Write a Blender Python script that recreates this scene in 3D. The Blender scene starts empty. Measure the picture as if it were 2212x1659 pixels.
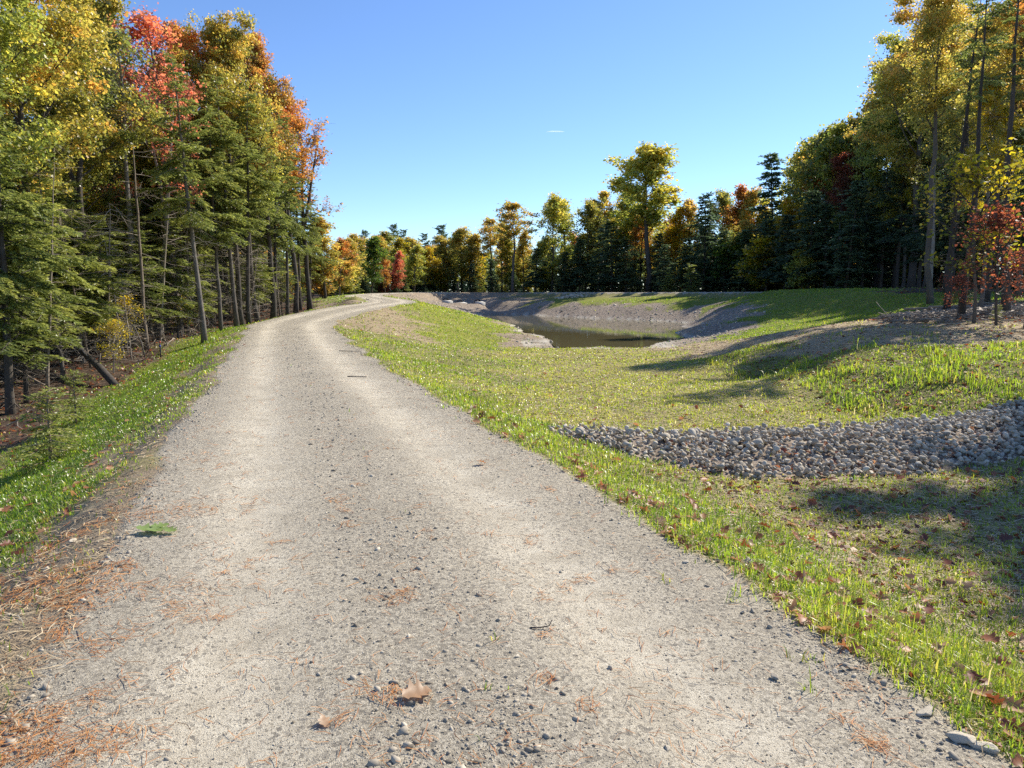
import bpy, math, random
import numpy as np
R = math.radians
# ------------------------------------------------------------------ camera, sky, sun, exposure
scene = bpy.context.scene
col = scene.collection
CAM_H, PITCH, F = 1.6, 7.39, 1522.0          # F: focal length in units of a 2212 x 1659 picture
cd = bpy.data.cameras.new("camera"); cam = bpy.data.objects.new("camera", cd); col.objects.link(cam)
cam.location = (0, 0, CAM_H); cam.rotation_euler = (R(90 - PITCH), 0, 0)
cd.sensor_width = 36; cd.lens = 36 * F / 2212; cd.clip_start = .05; cd.clip_end = 20000
scene.camera = cam
SUN_AZ, SUN_EL = 50, 38
wd = bpy.data.worlds.new("World"); scene.world = wd; wd.use_nodes = True
nt = wd.node_tree; bg = nt.nodes["Background"]
sky = nt.nodes.new("ShaderNodeTexSky"); sky.sky_type = 'NISHITA'; sky.sun_disc = False
sky.sun_elevation = R(SUN_EL); sky.sun_rotation = R(SUN_AZ)
sky.altitude = 600; sky.air_density = 1.0; sky.dust_density = 0.1; sky.ozone_density = 6.0
hsv = nt.nodes.new('ShaderNodeHueSaturation'); hsv.inputs['Saturation'].default_value = 1.03; hsv.inputs['Hue'].default_value = .505; nt.links.new(sky.outputs[0], hsv.inputs['Color']); nt.links.new(hsv.outputs[0], bg.inputs[0]); bg.inputs[1].default_value = .125
sl = bpy.data.lights.new("sun", 'SUN'); sl.energy = 5; sl.angle = R(.53); sl.color = (1, .925, .79)
so = bpy.data.objects.new("sun", sl); col.objects.link(so)
so.rotation_euler = (R(90 - SUN_EL), 0, R(180 - SUN_AZ))
vs = scene.view_settings
vs.view_transform = 'Standard'; vs.look = 'None'; vs.gamma = 1; vs.exposure = .68
cy = scene.cycles
cy.max_bounces = 7; cy.diffuse_bounces = 3; cy.transmission_bounces = 4; cy.glossy_bounces = 3; cy.transparent_max_bounces = 4
cy.use_denoising = False
cy.sample_clamp_indirect = 4

rng = np.random.default_rng(7)
def at(dx, dy, Y=None, z=None):
    a = (dx - 1106) / F; b = (829.5 - dy) / F; p = R(PITCH)
    fy = math.cos(p) + b * math.sin(p); u = b * math.cos(p) - math.sin(p)
    t = Y / fy if Y is not None else (z - CAM_H) / u
    return a * t, fy * t, CAM_H + u * t

# ------------------------------------------------------------------ noise
def _h(i, j, s):
    n = (i * 374761393 + j * 668265263 + s * 1442695041) & 0xffffffff
    n = ((n ^ (n >> 13)) * 1274126177) & 0xffffffff
    return ((n ^ (n >> 16)) & 0xffff) / 65535.0
def noise(x, y, sc=1.0, s=0):
    x = np.asarray(x, float) / sc + 1000.0; y = np.asarray(y, float) / sc + 1000.0
    i = np.floor(x).astype(np.int64); j = np.floor(y).astype(np.int64)
    fx = x - i; fy = y - j; fx = fx * fx * (3 - 2 * fx); fy = fy * fy * (3 - 2 * fy)
    a = _h(i, j, s); b = _h(i + 1, j, s); c = _h(i, j + 1, s); d = _h(i + 1, j + 1, s)
    return (a + (b - a) * fx) * (1 - fy) + (c + (d - c) * fx) * fy
def fbm(x, y, sc=1.0, s=0, o=3):
    v = 0; w = 0
    for k in range(o):
        v = v + noise(x, y, sc / 2 ** k, s + k * 17) * .5 ** k; w += .5 ** k
    return v / w
def sstep(a, b, x):
    t = np.clip((x - a) / (b - a), 0, 1); return t * t * (3 - 2 * t)

# ------------------------------------------------------------------ terrain: road, basin, pond, berm
ROAD = np.array([(7.5, -20, 0), (4.0, -10, 0), (1.75, -3.5, 0), (.55, 0, 0), (-.48, 3.5, 0), (-2.35, 9, 0), (-5.8, 19, 0), (-8.75, 28, .12), (-9.6, 31.2, .25),
                 (-9.6, 35, .45), (-9.2, 38.5, .65), (-8.7, 42, .8), (-8.3, 47, .9), (-8.6, 51, .97), (-10.2, 56, 1.08), (-12.3, 61, 1.2), (-14.2, 68, 1.32),
                 (-15.2, 78, 1.42), (-15.3, 90, 1.52), (-13.5, 101, 1.58), (-8, 109, 1.6), (1, 109, 1.6), (8, 102, 1.6), (15, 93, 1.6), (22, 82, 1.62),
                 (26, 72, 1.64)])
def resample(P, step=.5):
    out = []
    n = len(P)
    for i in range(n - 1):
        p0 = P[max(i - 1, 0)]; p1 = P[i]; p2 = P[i + 1]; p3 = P[min(i + 2, n - 1)]
        m = max(2, int(np.linalg.norm(p2 - p1) / step))
        for k in range(m):
            t = k / m
            out.append(.5 * ((2 * p1) + (-p0 + p2) * t + (2 * p0 - 5 * p1 + 4 * p2 - p3) * t * t + (-p0 + 3 * p1 - 3 * p2 + p3) * t ** 3))
    out.append(P[-1]); return np.array(out)
RD = resample(ROAD)
def road_d(x, y):
    """signed distance to the road's centre line (right positive) and its height there"""
    x = np.atleast_1d(np.asarray(x, float)); y = np.atleast_1d(np.asarray(y, float))
    D = np.empty(len(x)); Z = np.empty(len(x))
    A = RD[:-1]; V = RD[1:] - RD[:-1]; L2 = (V[:, :2] ** 2).sum(1)
    for c in range(0, len(x), 20000):
        px = x[c:c + 20000, None]; py = y[c:c + 20000, None]
        t = np.clip(((px - A[:, 0]) * V[:, 0] + (py - A[:, 1]) * V[:, 1]) / L2, 0, 1)
        ex = px - (A[:, 0] + t * V[:, 0]); ey = py - (A[:, 1] + t * V[:, 1])
        d2 = ex * ex + ey * ey; k = d2.argmin(1); r = np.arange(len(k))
        side = np.sign(V[k, 1] * ex[r, k] - V[k, 0] * ey[r, k])
        D[c:c + 20000] = np.sqrt(d2[r, k]) * side; Z[c:c + 20000] = A[k, 2] + t[r, k] * V[k, 2]
    return D, Z
ZW = -1.1
# pond outline, clockwise from the near left corner
POND = np.array([(2.2, 35.7), (2.0, 40), (1.5, 45), (.4, 54), (-1.1, 65), (-3.2, 76), (-4.9, 87), (-6.2, 97), (-4.6, 98.5), (-2.6, 96), (1.7, 87.4), (5.5, 79.5),
                 (10, 72.5), (12.6, 69.8), (15.3, 65), (15.6, 60), (13.4, 52), (10.6, 44), (8.7, 39.5), (7.2, 35.7), (4.8, 35.4)])
def poly_sd(P, x, y):
    """signed distance to a closed polygon, inside negative"""
    x = np.atleast_1d(np.asarray(x, float)); y = np.atleast_1d(np.asarray(y, float))
    out = np.empty(len(x)); A = P; B = np.roll(P, -1, 0); V = B - A; L2 = (V ** 2).sum(1)
    for c in range(0, len(x), 20000):
        px = x[c:c + 20000, None]; py = y[c:c + 20000, None]
        t = np.clip(((px - A[:, 0]) * V[:, 0] + (py - A[:, 1]) * V[:, 1]) / L2, 0, 1)
        d = np.sqrt(((px - A[:, 0] - t * V[:, 0]) ** 2 + (py - A[:, 1] - t * V[:, 1]) ** 2).min(1))
        cr = ((A[:, 1] > py) != (B[:, 1] > py)) & (px < (B[:, 0] - A[:, 0]) * (py - A[:, 1]) / (B[:, 1] - A[:, 1] + 1e-12) + A[:, 0])
        out[c:c + 20000] = np.where(cr.sum(1) % 2 == 1, -d, d)
    return out
CP = []
def cp(*a):
    for q in a: CP.append(q)
for p in POND: cp((p[0], p[1], ZW))
cp((4.8, 39, -1.5), (5, 46, -1.8), (6, 55, -1.9), (8, 62, -1.9), (3, 66, -1.9), (1.5, 76, -1.8), (-2, 87, -1.6), (11, 64, -1.7))
_c = POND.mean(0)
for p in POND[2:-2]:
    v = _c - p; v = v / np.linalg.norm(v); cp((p[0] + v[0] * 1.3, p[1] + v[1] * 1.3, -1.5))
# floor of the grassy basin
cp((2, 33, -1.03), (4.5, 33, -1.05), (7, 33, -1.03), (5, 29, -.98), (2.5, 25, -.86), (5.2, 24, -.86), (0, 25, -.84), (-1.2, 33, -1), (2, 18, -.72), (5, 18, -.72),
   (0, 17, -.66), (1.8, 13, -.58), (4.6, 12.5, -.58), (2.4, 6.5, -.5), (4.6, 6, -.5), (2.6, 4.2, -.36), (4.2, 3.2, -.36), (6, 6.5, -.46), (5, 0, -.3), (3.7, 9, -.52), (6, 9.6, -.5),
   (-2.2, 22, -.62), (.9, 10.8, -.45), (-.6, 13.2, -.42))
# foot and top of the steep right bank, brown hump
cp((6.3, 13, -.6), (6.8, 19, -.73), (6.9, 26, -.9), (7.2, 31, -1), (8.2, 10.8, -.4), (10.3, 11.6, -.1), (8.2, 13.6, -.05), (8.3, 17.6, .15), (12.4, 17, .42), (8.5, 23.5, -.13), (9.1, 29.5, -.55),
   (14, 27, .57), (12.2, 31, -.1), (10.5, 35, -.72), (12.4, 24, .45), (10.3, 20.5, .35), (11, 27, .12), (15, 34, -.1), (17.5, 40, .1), (13.3, 40, -.5), (18.5, 30, .8), (20, 26, .95),
   (18, 20, .8), (25, 20, 1), (12, 12.5, .35), (9.5, 7, -.05), (12, 4, .35), (16, 8, .6), (8, 2, -.15), (11, -5, .2), (17, 0, .5), (30, 5, .9))
# right-hand berm
cp((9.8, 37.6, -.85), (12.3, 46, -.45), (15, 51, -.1), (17, 58, .34), (18.3, 66, .35), (16.2, 72, .33), (12.2, 76, .3), (7, 83, .28), (3, 90, .28), (-1.2, 98, .25), (-5, 101.3, .3), (-9.8, 101.3, .35), (-8.8, 93, .3), (-6.8, 93.5, .3), (-4.2, 94.5, .25), (-8.2, 90, .0), (-6.3, 91.5, -.1),
   (18.7, 42, .28), (22, 42, .97), (22, 37.5, 1.05), (20.5, 50, .85), (26, 42, 1.62), (25.6, 48, 1.75), (25.4, 54, 1.85), (24.8, 60, 1.8), (24, 66, 1.72), (22.6, 34, 1.2), (27, 34, 1.5),
   (19, 62, .55), (19.6, 70, .5), (31, 44, 1.6), (32, 60, 1.7), (33, 75, 1.6), (28, 88, 1.5), (20, 98, 1.5), (10, 108, 1.5), (0, 116, 1.5), (-12, 115, 1.45),
   (60, 60, 1.3), (45, 110, 1.3), (0, 150, 1.3), (-50, 150, 1.2), (70, 150, 1.4), (120, 60, 1.2), (60, 20, 1.2), (60, -20, 1), (120, 200, 1.5), (-120, 200, 1.2), (0, 260, 1.5))
# bank between road and pond
cp((-1.3, 35.7, -1.03), (-4.2, 30.5, -.42), (-4.9, 36, 0), (-2.8, 40, -.5), (-3.6, 45, -.05), (-1.8, 50, -.4), (-5.9, 55, .45), (-3.6, 60, -.2), (-8.2, 62, .75), (-6.3, 70, .1), (-5.3, 76, -.3), (-9.5, 72, .75),
   (-7.6, 86, .05), (-11.3, 84, .95), (-11, 94, .75), (-.4, 45, -.7), (.4, 38, -.95), (1.2, 40, -.85), (-1.3, 57, -.6), (-2.6, 66, -.75))
# left of the road: bank foot and forest floor
def left_pts():
    k = 0
    for i in range(0, len(RD) - 1, 8):
        p = RD[i]; v = RD[i + 1] - p; v = v / np.linalg.norm(v[:2]); n = np.array([-v[1], v[0]])
        y = p[1]
        if y > 100 or i > 330: break
        hw = 1.75
        off = np.interp(y, [0, 15, 20, 25, 30, 40, 55, 70], [3.7, 3.7, 3.8, 2.8, 2.0, 2.4, 3.5, 4])
        zf = np.interp(y, [0, 15, 20, 25, 30, 40, 50, 60, 90], [-1.75, -1.75, -1.5, -.85, -.32, .05, .35, .75, 1.2])
        for o, z in ((hw, p[2]), (hw + off * .5, p[2] * .5 + zf * .5), (hw + off, zf), (hw + off + 3, zf - .1), (hw + off + 9, zf - .2)):
            CP.append((p[0] + n[0] * o, y + n[1] * o, z))
        CP.append((p[0] - n[0] * hw, y - n[1] * hw, p[2]))
left_pts()
cp((-11.4, 51, 1.3), (-12.2, 54, 1.2), (-11.2, 48, 1.0))
cp((-22, 5, -1.9), (-22, 20, -1.8), (-25, 35, -1), (-30, 55, .2), (-40, 10, -1.6), (-60, 40, -.5), (-35, 80, 1), (-100, 80, 1), (-70, -20, -1), (-15, -20, -1.5), (-100, 0, -1))
CP = np.array(CP)
_keep = []
for i, c in enumerate(CP):
    if all((CP[j, 0] - c[0]) ** 2 + (CP[j, 1] - c[1]) ** 2 > .3 for j in _keep): _keep.append(i)
CP = CP[_keep]
RC = .35
def _phi(d2): return np.sqrt(d2 + RC * RC)
n_ = len(CP)
A_ = np.zeros((n_ + 3, n_ + 3)); dx_ = CP[:, None, 0] - CP[None, :, 0]; dy_ = CP[:, None, 1] - CP[None, :, 1]
A_[:n_, :n_] = _phi(dx_ ** 2 + dy_ ** 2) - np.eye(n_) * .02
A_[:n_, n_] = 1; A_[:n_, n_ + 1] = CP[:, 0]; A_[:n_, n_ + 2] = CP[:, 1]; A_[n_:, :n_] = A_[:n_, n_:].T
W_ = np.linalg.solve(A_, np.concatenate([CP[:, 2], [0, 0, 0]]))
def hw_at(x, y):
    return 1.72 + (fbm(x, y, 1.3, 5) - .5) * .5
RIDGE = np.array([(.35, 9.0, -.3), (1.3, 9.0, -.2), (3.1, 9.3, -.15), (5.5, 10.0, -.12), (8.2, 11.0, 0), (12, 12.3, .42), (17, 13.6, .7)])
RG = resample(RIDGE, .25)
def ridge(x, y):
    """height of the stone strip over the basin floor: short steep front, long flat back; and how far inside it a point is"""
    x = np.asarray(x, float); y = np.asarray(y, float)
    yc = np.interp(x, RG[:, 0], RG[:, 1]); u = y - yc
    wf = np.interp(x, [.2, 1.2, 2.5, 5, 9, 13], [.15, .8, 1.55, 1.75, 1.5, .6]); wb = np.interp(x, [.2, 2, 8, 13], [.25, .35, .45, .5])
    m = np.where(u < 0, 1 + u / wf, 1 - u / wb) * sstep(.45, .9, x)
    h = np.interp(x, [.4, 1.2, 3, 9, 13], [.02, .13, .22, .22, .1])
    return h * sstep(0, 1, np.clip(m * 1.3, 0, 1)), np.where((x > .5) & (x < 14), m, -1)
def zf(x, y, micro=True):
    x = np.atleast_1d(np.asarray(x, float)); y = np.atleast_1d(np.asarray(y, float))
    z = np.empty(len(x))
    for c in range(0, len(x), 20000):
        X = x[c:c + 20000]; Y = y[c:c + 20000]
        z[c:c + 20000] = _phi((X[:, None] - CP[:, 0]) ** 2 + (Y[:, None] - CP[:, 1]) ** 2) @ W_[:n_] + W_[n_] + W_[n_ + 1] * X + W_[n_ + 2] * Y
    far = sstep(150, 300, np.hypot(x, y)); z = z * (1 - far) + 1.4 * far
    d, zr = road_d(x, y)
    w = 1 - sstep(1.55, 2.5, np.abs(d)); w = w * (1 - sstep(110, 112, y))
    crown = .05 * (1 - (d / 1.8) ** 2) - .03 * np.exp(-((np.abs(d) - .85) / .33) ** 2)
    z = z * (1 - w) + (zr + np.where(np.abs(d) < 2.4, crown, 0) * .8) * w
    r_, m_ = ridge(x, y)
    z = z + r_
    if micro:
        on = w
        z = z + (fbm(x, y, .5, 3, 3) - .5) * (.07 - .05 * on) + (fbm(x, y, 2.2, 9, 2) - .5) * (.16 - .13 * on) * (1 - np.exp(-np.hypot(x, y) / 6)) * sstep(.6, 3, np.abs(d)) 
        # erosion notch on the pond's left tongue
        z = z - .16 * np.exp(-(((x - .4) * .55 + (y - 38.4) * .83) / .22) ** 2) * (np.abs((x - .4) * .83 - (y - 38.4) * .55) < 1.6)
    return z
def z1(x, y): return float(zf(x, y)[0])

# ------------------------------------------------------------------ ground cover classes (grass, yellow, straw, gravel, litter, soil)
CL = []
def cl(pts, g, yl, st, gr, li, so_):
    for p in pts: CL.append((p[0], p[1], g, yl, st, gr, li, so_))
cl([(2, 13), (4, 12), (5, 15), (3, 17), (0, 15), (5, 20), (2, 21), (4, 25), (6, 17), (6, 23), (0, 20), (1, 11)], .62, .85, .8, 0, 0, .2)
cl([(2, 29), (4, 31), (1, 33), (6, 30), (4, 34.5), (0, 27)], .6, .8, .8, 0, 0, .3)
cl([(-1.5, 30), (-2, 24), (-.8, 19)], .6, .4, .5, 0, 0, .5)
cl([(3, 5), (4, 4), (5, 6), (3.4, 6.6), (5, 2), (4, 1), (6, 4), (7, 7)], .5, .7, .8, 0, .25, .2)
cl([(-5.3, 30), (-6.2, 34), (-5.6, 38), (-4.6, 33), (-3.8, 30)], .28, .4, .5, 0, 0, 1)
cl([(-3, 34), (-3.5, 40), (-2, 37), (-1.5, 42), (-3, 47), (-1, 48), (-2, 44)], .85, .55, .2, 0, 0, .4)
cl([(-5.5, 46), (-4.8, 52), (-3.5, 55)], .85, .6, .2, 0, 0, .5)
cl([(-5, 60), (-3.5, 64), (-6.5, 57)], .5, .4, .2, .2, 0, .6)
cl([(1.4, 37), (1.0, 40), (1, 44), (.3, 47), (-.3, 53), (.6, 36.6)], .04, .4, .2, .5, 0, .9)
cl([(-8, 66), (-10, 72), (-11.5, 80), (-11, 90), (-10, 96), (-12, 56), (-13, 52), (-11.5, 48)], .12, .4, .2, .4, 0, 1)
cl([(-11.5, 62), (-10.5, 60)], .4, .5, .3, 0, 0, .8)
cl([(-6, 76), (-6.5, 84), (-8, 90), (-6.5, 96), (-4, 80), (-7, 99), (-3, 100)], .0, 0, 0, 1, 0, .2)
cl([(-8, 104), (-3, 104.5), (1, 99)], .06, .2, .1, .5, 0, .9)
cl([(12.3, 42), (10, 38), (11, 41), (13.5, 47), (14.5, 51), (16, 56), (17, 62), (16.5, 67), (13, 72), (9, 77), (5, 83), (2, 89), (-1, 95)], 0, 0, 0, 1, 0, .3)
cl([(18.5, 57), (20, 64), (18, 72), (15, 78), (10, 84), (7, 90), (4, 95), (21, 55)], .85, .35, .1, 0, 0, .3)
cl([(22, 78), (17, 86), (24, 70), (12, 93), (2, 103)], .6, .3, .2, .2, 0, .6)
cl([(16, 44), (18, 47), (19, 40), (21, 44), (15.5, 38.5), (22, 50), (23, 57), (18.5, 36), (21, 36), (14.5, 36), (24, 42), (13, 37), (24, 63), (11.8, 36.2)], .97, .4, 0, 0, 0, .2)
cl([(9, 27), (10.5, 24), (9.4, 21), (11.5, 21), (12.5, 27), (11, 30), (9.8, 32.5), (8.8, 30), (14, 22), (12, 18.4), (9.4, 19)], .1, .7, 1, 0, .05, .5)
cl([(15.5, 28), (17, 25), (19, 29), (16.5, 22.5), (18, 32), (20, 24)], .02, .5, .2, .2, 1, .6)
cl([(7.2, 14), (7.3, 17), (7.6, 20), (7.8, 24), (8.6, 14.5), (10, 14.5), (9, 12.8), (12, 14), (8, 16)], .72, .6, .4, 0, .45, .8)
cl([(10, 9), (9, 4), (13, 8), (12, 2), (8, 0)], .5, .4, .4, 0, .7, .4)
cl([(20, 12), (25, 25), (30, 40), (33, 55), (33, 70), (30, 85), (22, 95), (10, 112), (-5, 120), (25, 0), (16, 5), (50, 50), (40, 100), (0, 150), (-20, 120), (28, 33), (29, 46)], .05, .4, .1, 0, 1, .5)
for i in range(6, len(RD) - 1, 9):
    p = RD[i]; v = RD[i + 1] - p; v = v / np.linalg.norm(v[:2]); n = (-v[1], v[0]); y = p[1]
    if y > 98: break
    off = float(np.interp(y, [0, 15, 20, 25, 30, 40, 55, 70], [3.7, 3.7, 3.8, 2.8, 2.0, 2.4, 3.5, 4]))
    L = lambda o: (p[0] + n[0] * (1.75 + o), y + n[1] * (1.75 + o))
    if y < 8.5: cl([L(.35), L(.9)], .2, .5, .2, .3, .1, 1)
    if y < 45:
        cl([L(.35)], .3, .5, .2, .2, .1, 1)
        for f_ in (.45, .65, .85): cl([L(off * f_ if y < 26 else off * f_)], .95, .2, .05, 0, 0, .4)
    else: cl([L(off * .5)], .6, .25, .1, 0, .1, .6)
    cl([L(off * 1.28)], .08, .4, .2, 0, 1, .8); cl([L(off * 1.8), L(off + 9)], 0, .4, 0, 0, 1, .8)
    if y < 28: cl([(p[0] - n[0] * 2.0, y - n[1] * 2.0), (p[0] - n[0] * 2.5, y - n[1] * 2.5)], .62, .5, .35, .1, 0, .7)
cl([(-30, 10), (-30, 40), (-30, 70), (-60, 40), (-40, 100), (-25, -15), (-60, 100)], 0, .4, 0, 0, 1, .8)
CL = np.array(CL)
def cover(x, y):
    x = np.atleast_1d(np.asarray(x, float)); y = np.atleast_1d(np.asarray(y, float))
    k = .03 * np.hypot(x, y) + .35
    wx = x + (fbm(x, y, 1.4, 31, 3) - .5) * 2 * k; wy = y + (fbm(x, y, 1.4, 67, 3) - .5) * 2 * k
    out = np.empty((len(x), 6))
    for c in range(0, len(x), 20000):
        d2 = (wx[c:c + 20000, None] - CL[:, 0]) ** 2 + (wy[c:c + 20000, None] - CL[:, 1]) ** 2 + .05
        w = d2 ** -3; w /= w.sum(1)[:, None]
        out[c:c + 20000] = w @ CL[:, 2:]
    d, _ = road_d(x, y)
    rd = 1 - sstep(-.12, .16, np.abs(d) - hw_at(x, y)); rd = rd * (1 - sstep(104, 110, y))
    _, rm = ridge(x, y)
    return out, rd, sstep(-.05, .12, rm), d

# ------------------------------------------------------------------ mesh helpers
def mk(name, V, faces, mat=None, parent=None, attrs=None, smooth=False, mats=None, midx=None, link=True):
    """faces: list of int arrays (n,3) / (n,4)"""
    me = bpy.data.meshes.new(name)
    V = np.asarray(V, np.float32); me.vertices.add(len(V)); me.vertices.foreach_set("co", V.ravel())
    faces = [np.asarray(f, np.int32) for f in faces if len(f)]
    li = np.concatenate([f.ravel() for f in faces]); n = sum(len(f) for f in faces)
    tot = np.concatenate([np.full(len(f), f.shape[1], np.int32) for f in faces])
    me.loops.add(len(li)); me.loops.foreach_set("vertex_index", li)
    me.polygons.add(n); st = np.concatenate([[0], np.cumsum(tot)[:-1]]).astype(np.int32)
    me.polygons.foreach_set("loop_start", st); me.polygons.foreach_set("loop_total", tot)
    if attrs:
        for k, (dom, typ, a) in attrs.items():
            at_ = me.attributes.new(k, typ, dom)
            at_.data.foreach_set("value" if typ == 'FLOAT' else "color", np.asarray(a, np.float32).ravel())
    for m in (mats or ([mat] if mat else [])): me.materials.append(m)
    if midx is not None: me.polygons.foreach_set("material_index", np.asarray(midx, np.int32))
    if smooth: me.polygons.foreach_set("use_smooth", np.ones(n, bool))
    me.update(calc_edges=True)
    if not link: return me
    o = bpy.data.objects.new(name, me); col.objects.link(o)
    if parent: o.parent = parent
    return o
def tag(o, label=None, cat=None, group=None, kind=None):
    if label: o["label"] = label
    if cat: o["category"] = cat
    if group: o["group"] = group
    if kind: o["kind"] = kind
    return o
class MB:
    def __init__(s): s.V = []; s.F = {3: [], 4: []}; s.n = 0; s.a = {3: [], 4: []}
    def add(s, V, F, a=0.0):
        V = np.asarray(V, float); F = np.asarray(F, int)
        s.V.append(V); s.F[F.shape[1]].append(F + s.n); s.a[F.shape[1]].append(np.full(len(F), a) if np.isscalar(a) else a); s.n += len(V)
    def tube(s, P, rad, k=6, a=0.0, cap=True):
        P = np.asarray(P, float); m = len(P); rad = np.broadcast_to(rad, (m,)) if np.ndim(rad) else np.full(m, rad)
        T = np.gradient(P, axis=0); T /= np.linalg.norm(T, axis=1)[:, None] + 1e-9
        ref = np.array([0, 0, 1.]) if abs(T[0, 2]) < .9 else np.array([1., 0, 0])
        U = np.cross(T, ref); U /= np.linalg.norm(U, axis=1)[:, None] + 1e-9; W = np.cross(T, U)
        th = np.arange(k) * 2 * math.pi / k
        V = P[:, None] + rad[:, None, None] * (np.cos(th)[None, :, None] * U[:, None] + np.sin(th)[None, :, None] * W[:, None])
        i = np.arange(m - 1)[:, None] * k; j = np.arange(k)[None]; j2 = (j + 1) % k
        F = np.stack([i + j, i + j2, i + k + j2, i + k + j], -1).reshape(-1, 4)
        base = s.n; s.add(V.reshape(-1, 3), F, a)
        if cap and k >= 4:
            s.V.append(P[[0, -1]]); c0 = s.n; s.n += 2
            jj = np.arange(k); s.F[3].append(np.stack([base + (jj + 1) % k, base + jj, np.full(k, c0)], 1)); e = base + (m - 1) * k
            s.F[3].append(np.stack([e + jj, e + (jj + 1) % k, np.full(k, c0 + 1)], 1)); s.a[3].append(np.full(k, a)); s.a[3].append(np.full(k, a))
    def box(s, c, h, a=0.0, rz=0.0):
        q = np.array([[x, y, z] for z in (-1, 1) for x, y in ((-1, -1), (1, -1), (1, 1), (-1, 1))]) * np.asarray(h)
        if rz: q[:, :2] = q[:, :2] @ np.array([[math.cos(rz), math.sin(rz)], [-math.sin(rz), math.cos(rz)]])
        s.add(q + np.asarray(c), [[0, 3, 2, 1], [4, 5, 6, 7], [0, 1, 5, 4], [1, 2, 6, 5], [2, 3, 7, 6], [3, 0, 4, 7]], a)
    def build(s, name, mat, parent=None, smooth=False, link=True):
        F = []; a = []
        for k in (3, 4):
            if s.F[k]: F.append(np.concatenate(s.F[k])); a.append(np.concatenate(s.a[k]))
        return mk(name, np.concatenate(s.V), F, mat, parent, {"v": ('FACE', 'FLOAT', np.concatenate(a))}, smooth, link=link)

# ------------------------------------------------------------------ materials
def newmat(name):
    m = bpy.data.materials.new(name); m.use_nodes = True; t = m.node_tree; t.nodes.clear()
    return m, t, t.nodes, t.links
def nd(t, typ, **kw):
    n = t.nodes.new(typ)
    for k, v in kw.items():
        if k == 'op': n.operation = v
        elif k == 'blend': n.blend_type = v
        else: n.inputs[k if not k.startswith('i') or not k[1:].isdigit() else int(k[1:])].default_value = v
    return n
def mth(t, op, a, b=None, c=None, clamp=False):
    n = t.nodes.new("ShaderNodeMath"); n.operation = op; n.use_clamp = clamp
    for i, v in enumerate((a, b, c)):
        if v is None: continue
        if isinstance(v, (int, float)): n.inputs[i].default_value = v
        else: t.links.new(v, n.inputs[i])
    return n.outputs[0]
def mixc(t, f, a, b, blend='MIX'):
    n = t.nodes.new("ShaderNodeMix"); n.data_type = 'RGBA'; n.blend_type = blend
    for s_, v in ((n.inputs[0], f), (n.inputs[6], a), (n.inputs[7], b)):
        if isinstance(v, (int, float)): s_.default_value = v
        elif isinstance(v, tuple): s_.default_value = (*v, 1)
        else: t.links.new(v, s_)
    return n.outputs[2]
def noi(t, sc, det=4, rough=.6, vec=None, dist=0):
    n = t.nodes.new("ShaderNodeTexNoise"); n.inputs["Scale"].default_value = sc; n.inputs["Detail"].default_value = det; n.inputs["Roughness"].default_value = rough; n.inputs["Distortion"].default_value = dist
    if vec: t.links.new(vec, n.inputs["Vector"])
    return n.outputs[0]
def ramp(t, f, stops, interp='LINEAR'):
    n = t.nodes.new("ShaderNodeValToRGB"); n.color_ramp.interpolation = interp
    e = n.color_ramp.elements
    while len(e) < len(stops): e.new(.5)
    for q, (p, c) in zip(e, stops): q.position = p; q.color = (*c, 1) if len(c) == 3 else c
    t.links.new(f, n.inputs[0]); return n.outputs[0]
def attr(t, name):
    n = t.nodes.new("ShaderNodeAttribute"); n.attribute_name = name; return n

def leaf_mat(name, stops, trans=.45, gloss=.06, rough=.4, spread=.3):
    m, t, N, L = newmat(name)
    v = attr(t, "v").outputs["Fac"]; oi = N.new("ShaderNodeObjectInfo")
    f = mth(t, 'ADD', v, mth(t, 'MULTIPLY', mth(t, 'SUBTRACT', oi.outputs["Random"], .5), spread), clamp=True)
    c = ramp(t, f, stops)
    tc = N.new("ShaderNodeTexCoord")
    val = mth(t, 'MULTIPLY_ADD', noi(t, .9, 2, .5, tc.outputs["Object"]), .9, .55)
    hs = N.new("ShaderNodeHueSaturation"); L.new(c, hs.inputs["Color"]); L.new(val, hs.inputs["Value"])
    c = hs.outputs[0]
    d = N.new("ShaderNodeBsdfDiffuse"); tr = N.new("ShaderNodeBsdfTranslucent"); g = N.new("ShaderNodeBsdfGlossy"); g.inputs["Roughness"].default_value = rough
    L.new(c, d.inputs[0])
    hs2 = N.new("ShaderNodeHueSaturation"); hs2.inputs["Saturation"].default_value = 1.02; hs2.inputs["Value"].default_value = 1.9; L.new(c, hs2.inputs["Color"]); L.new(hs2.outputs[0], tr.inputs[0])
    m1 = N.new("ShaderNodeMixShader"); m1.inputs[0].default_value = trans; L.new(d.outputs[0], m1.inputs[1]); L.new(tr.outputs[0], m1.inputs[2])
    m2 = N.new("ShaderNodeMixShader"); m2.inputs[0].default_value = gloss; L.new(m1.outputs[0], m2.inputs[1]); L.new(g.outputs[0], m2.inputs[2])
    o = N.new("ShaderNodeOutputMaterial"); L.new(m2.outputs[0], o.inputs[0]); return m
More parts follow.
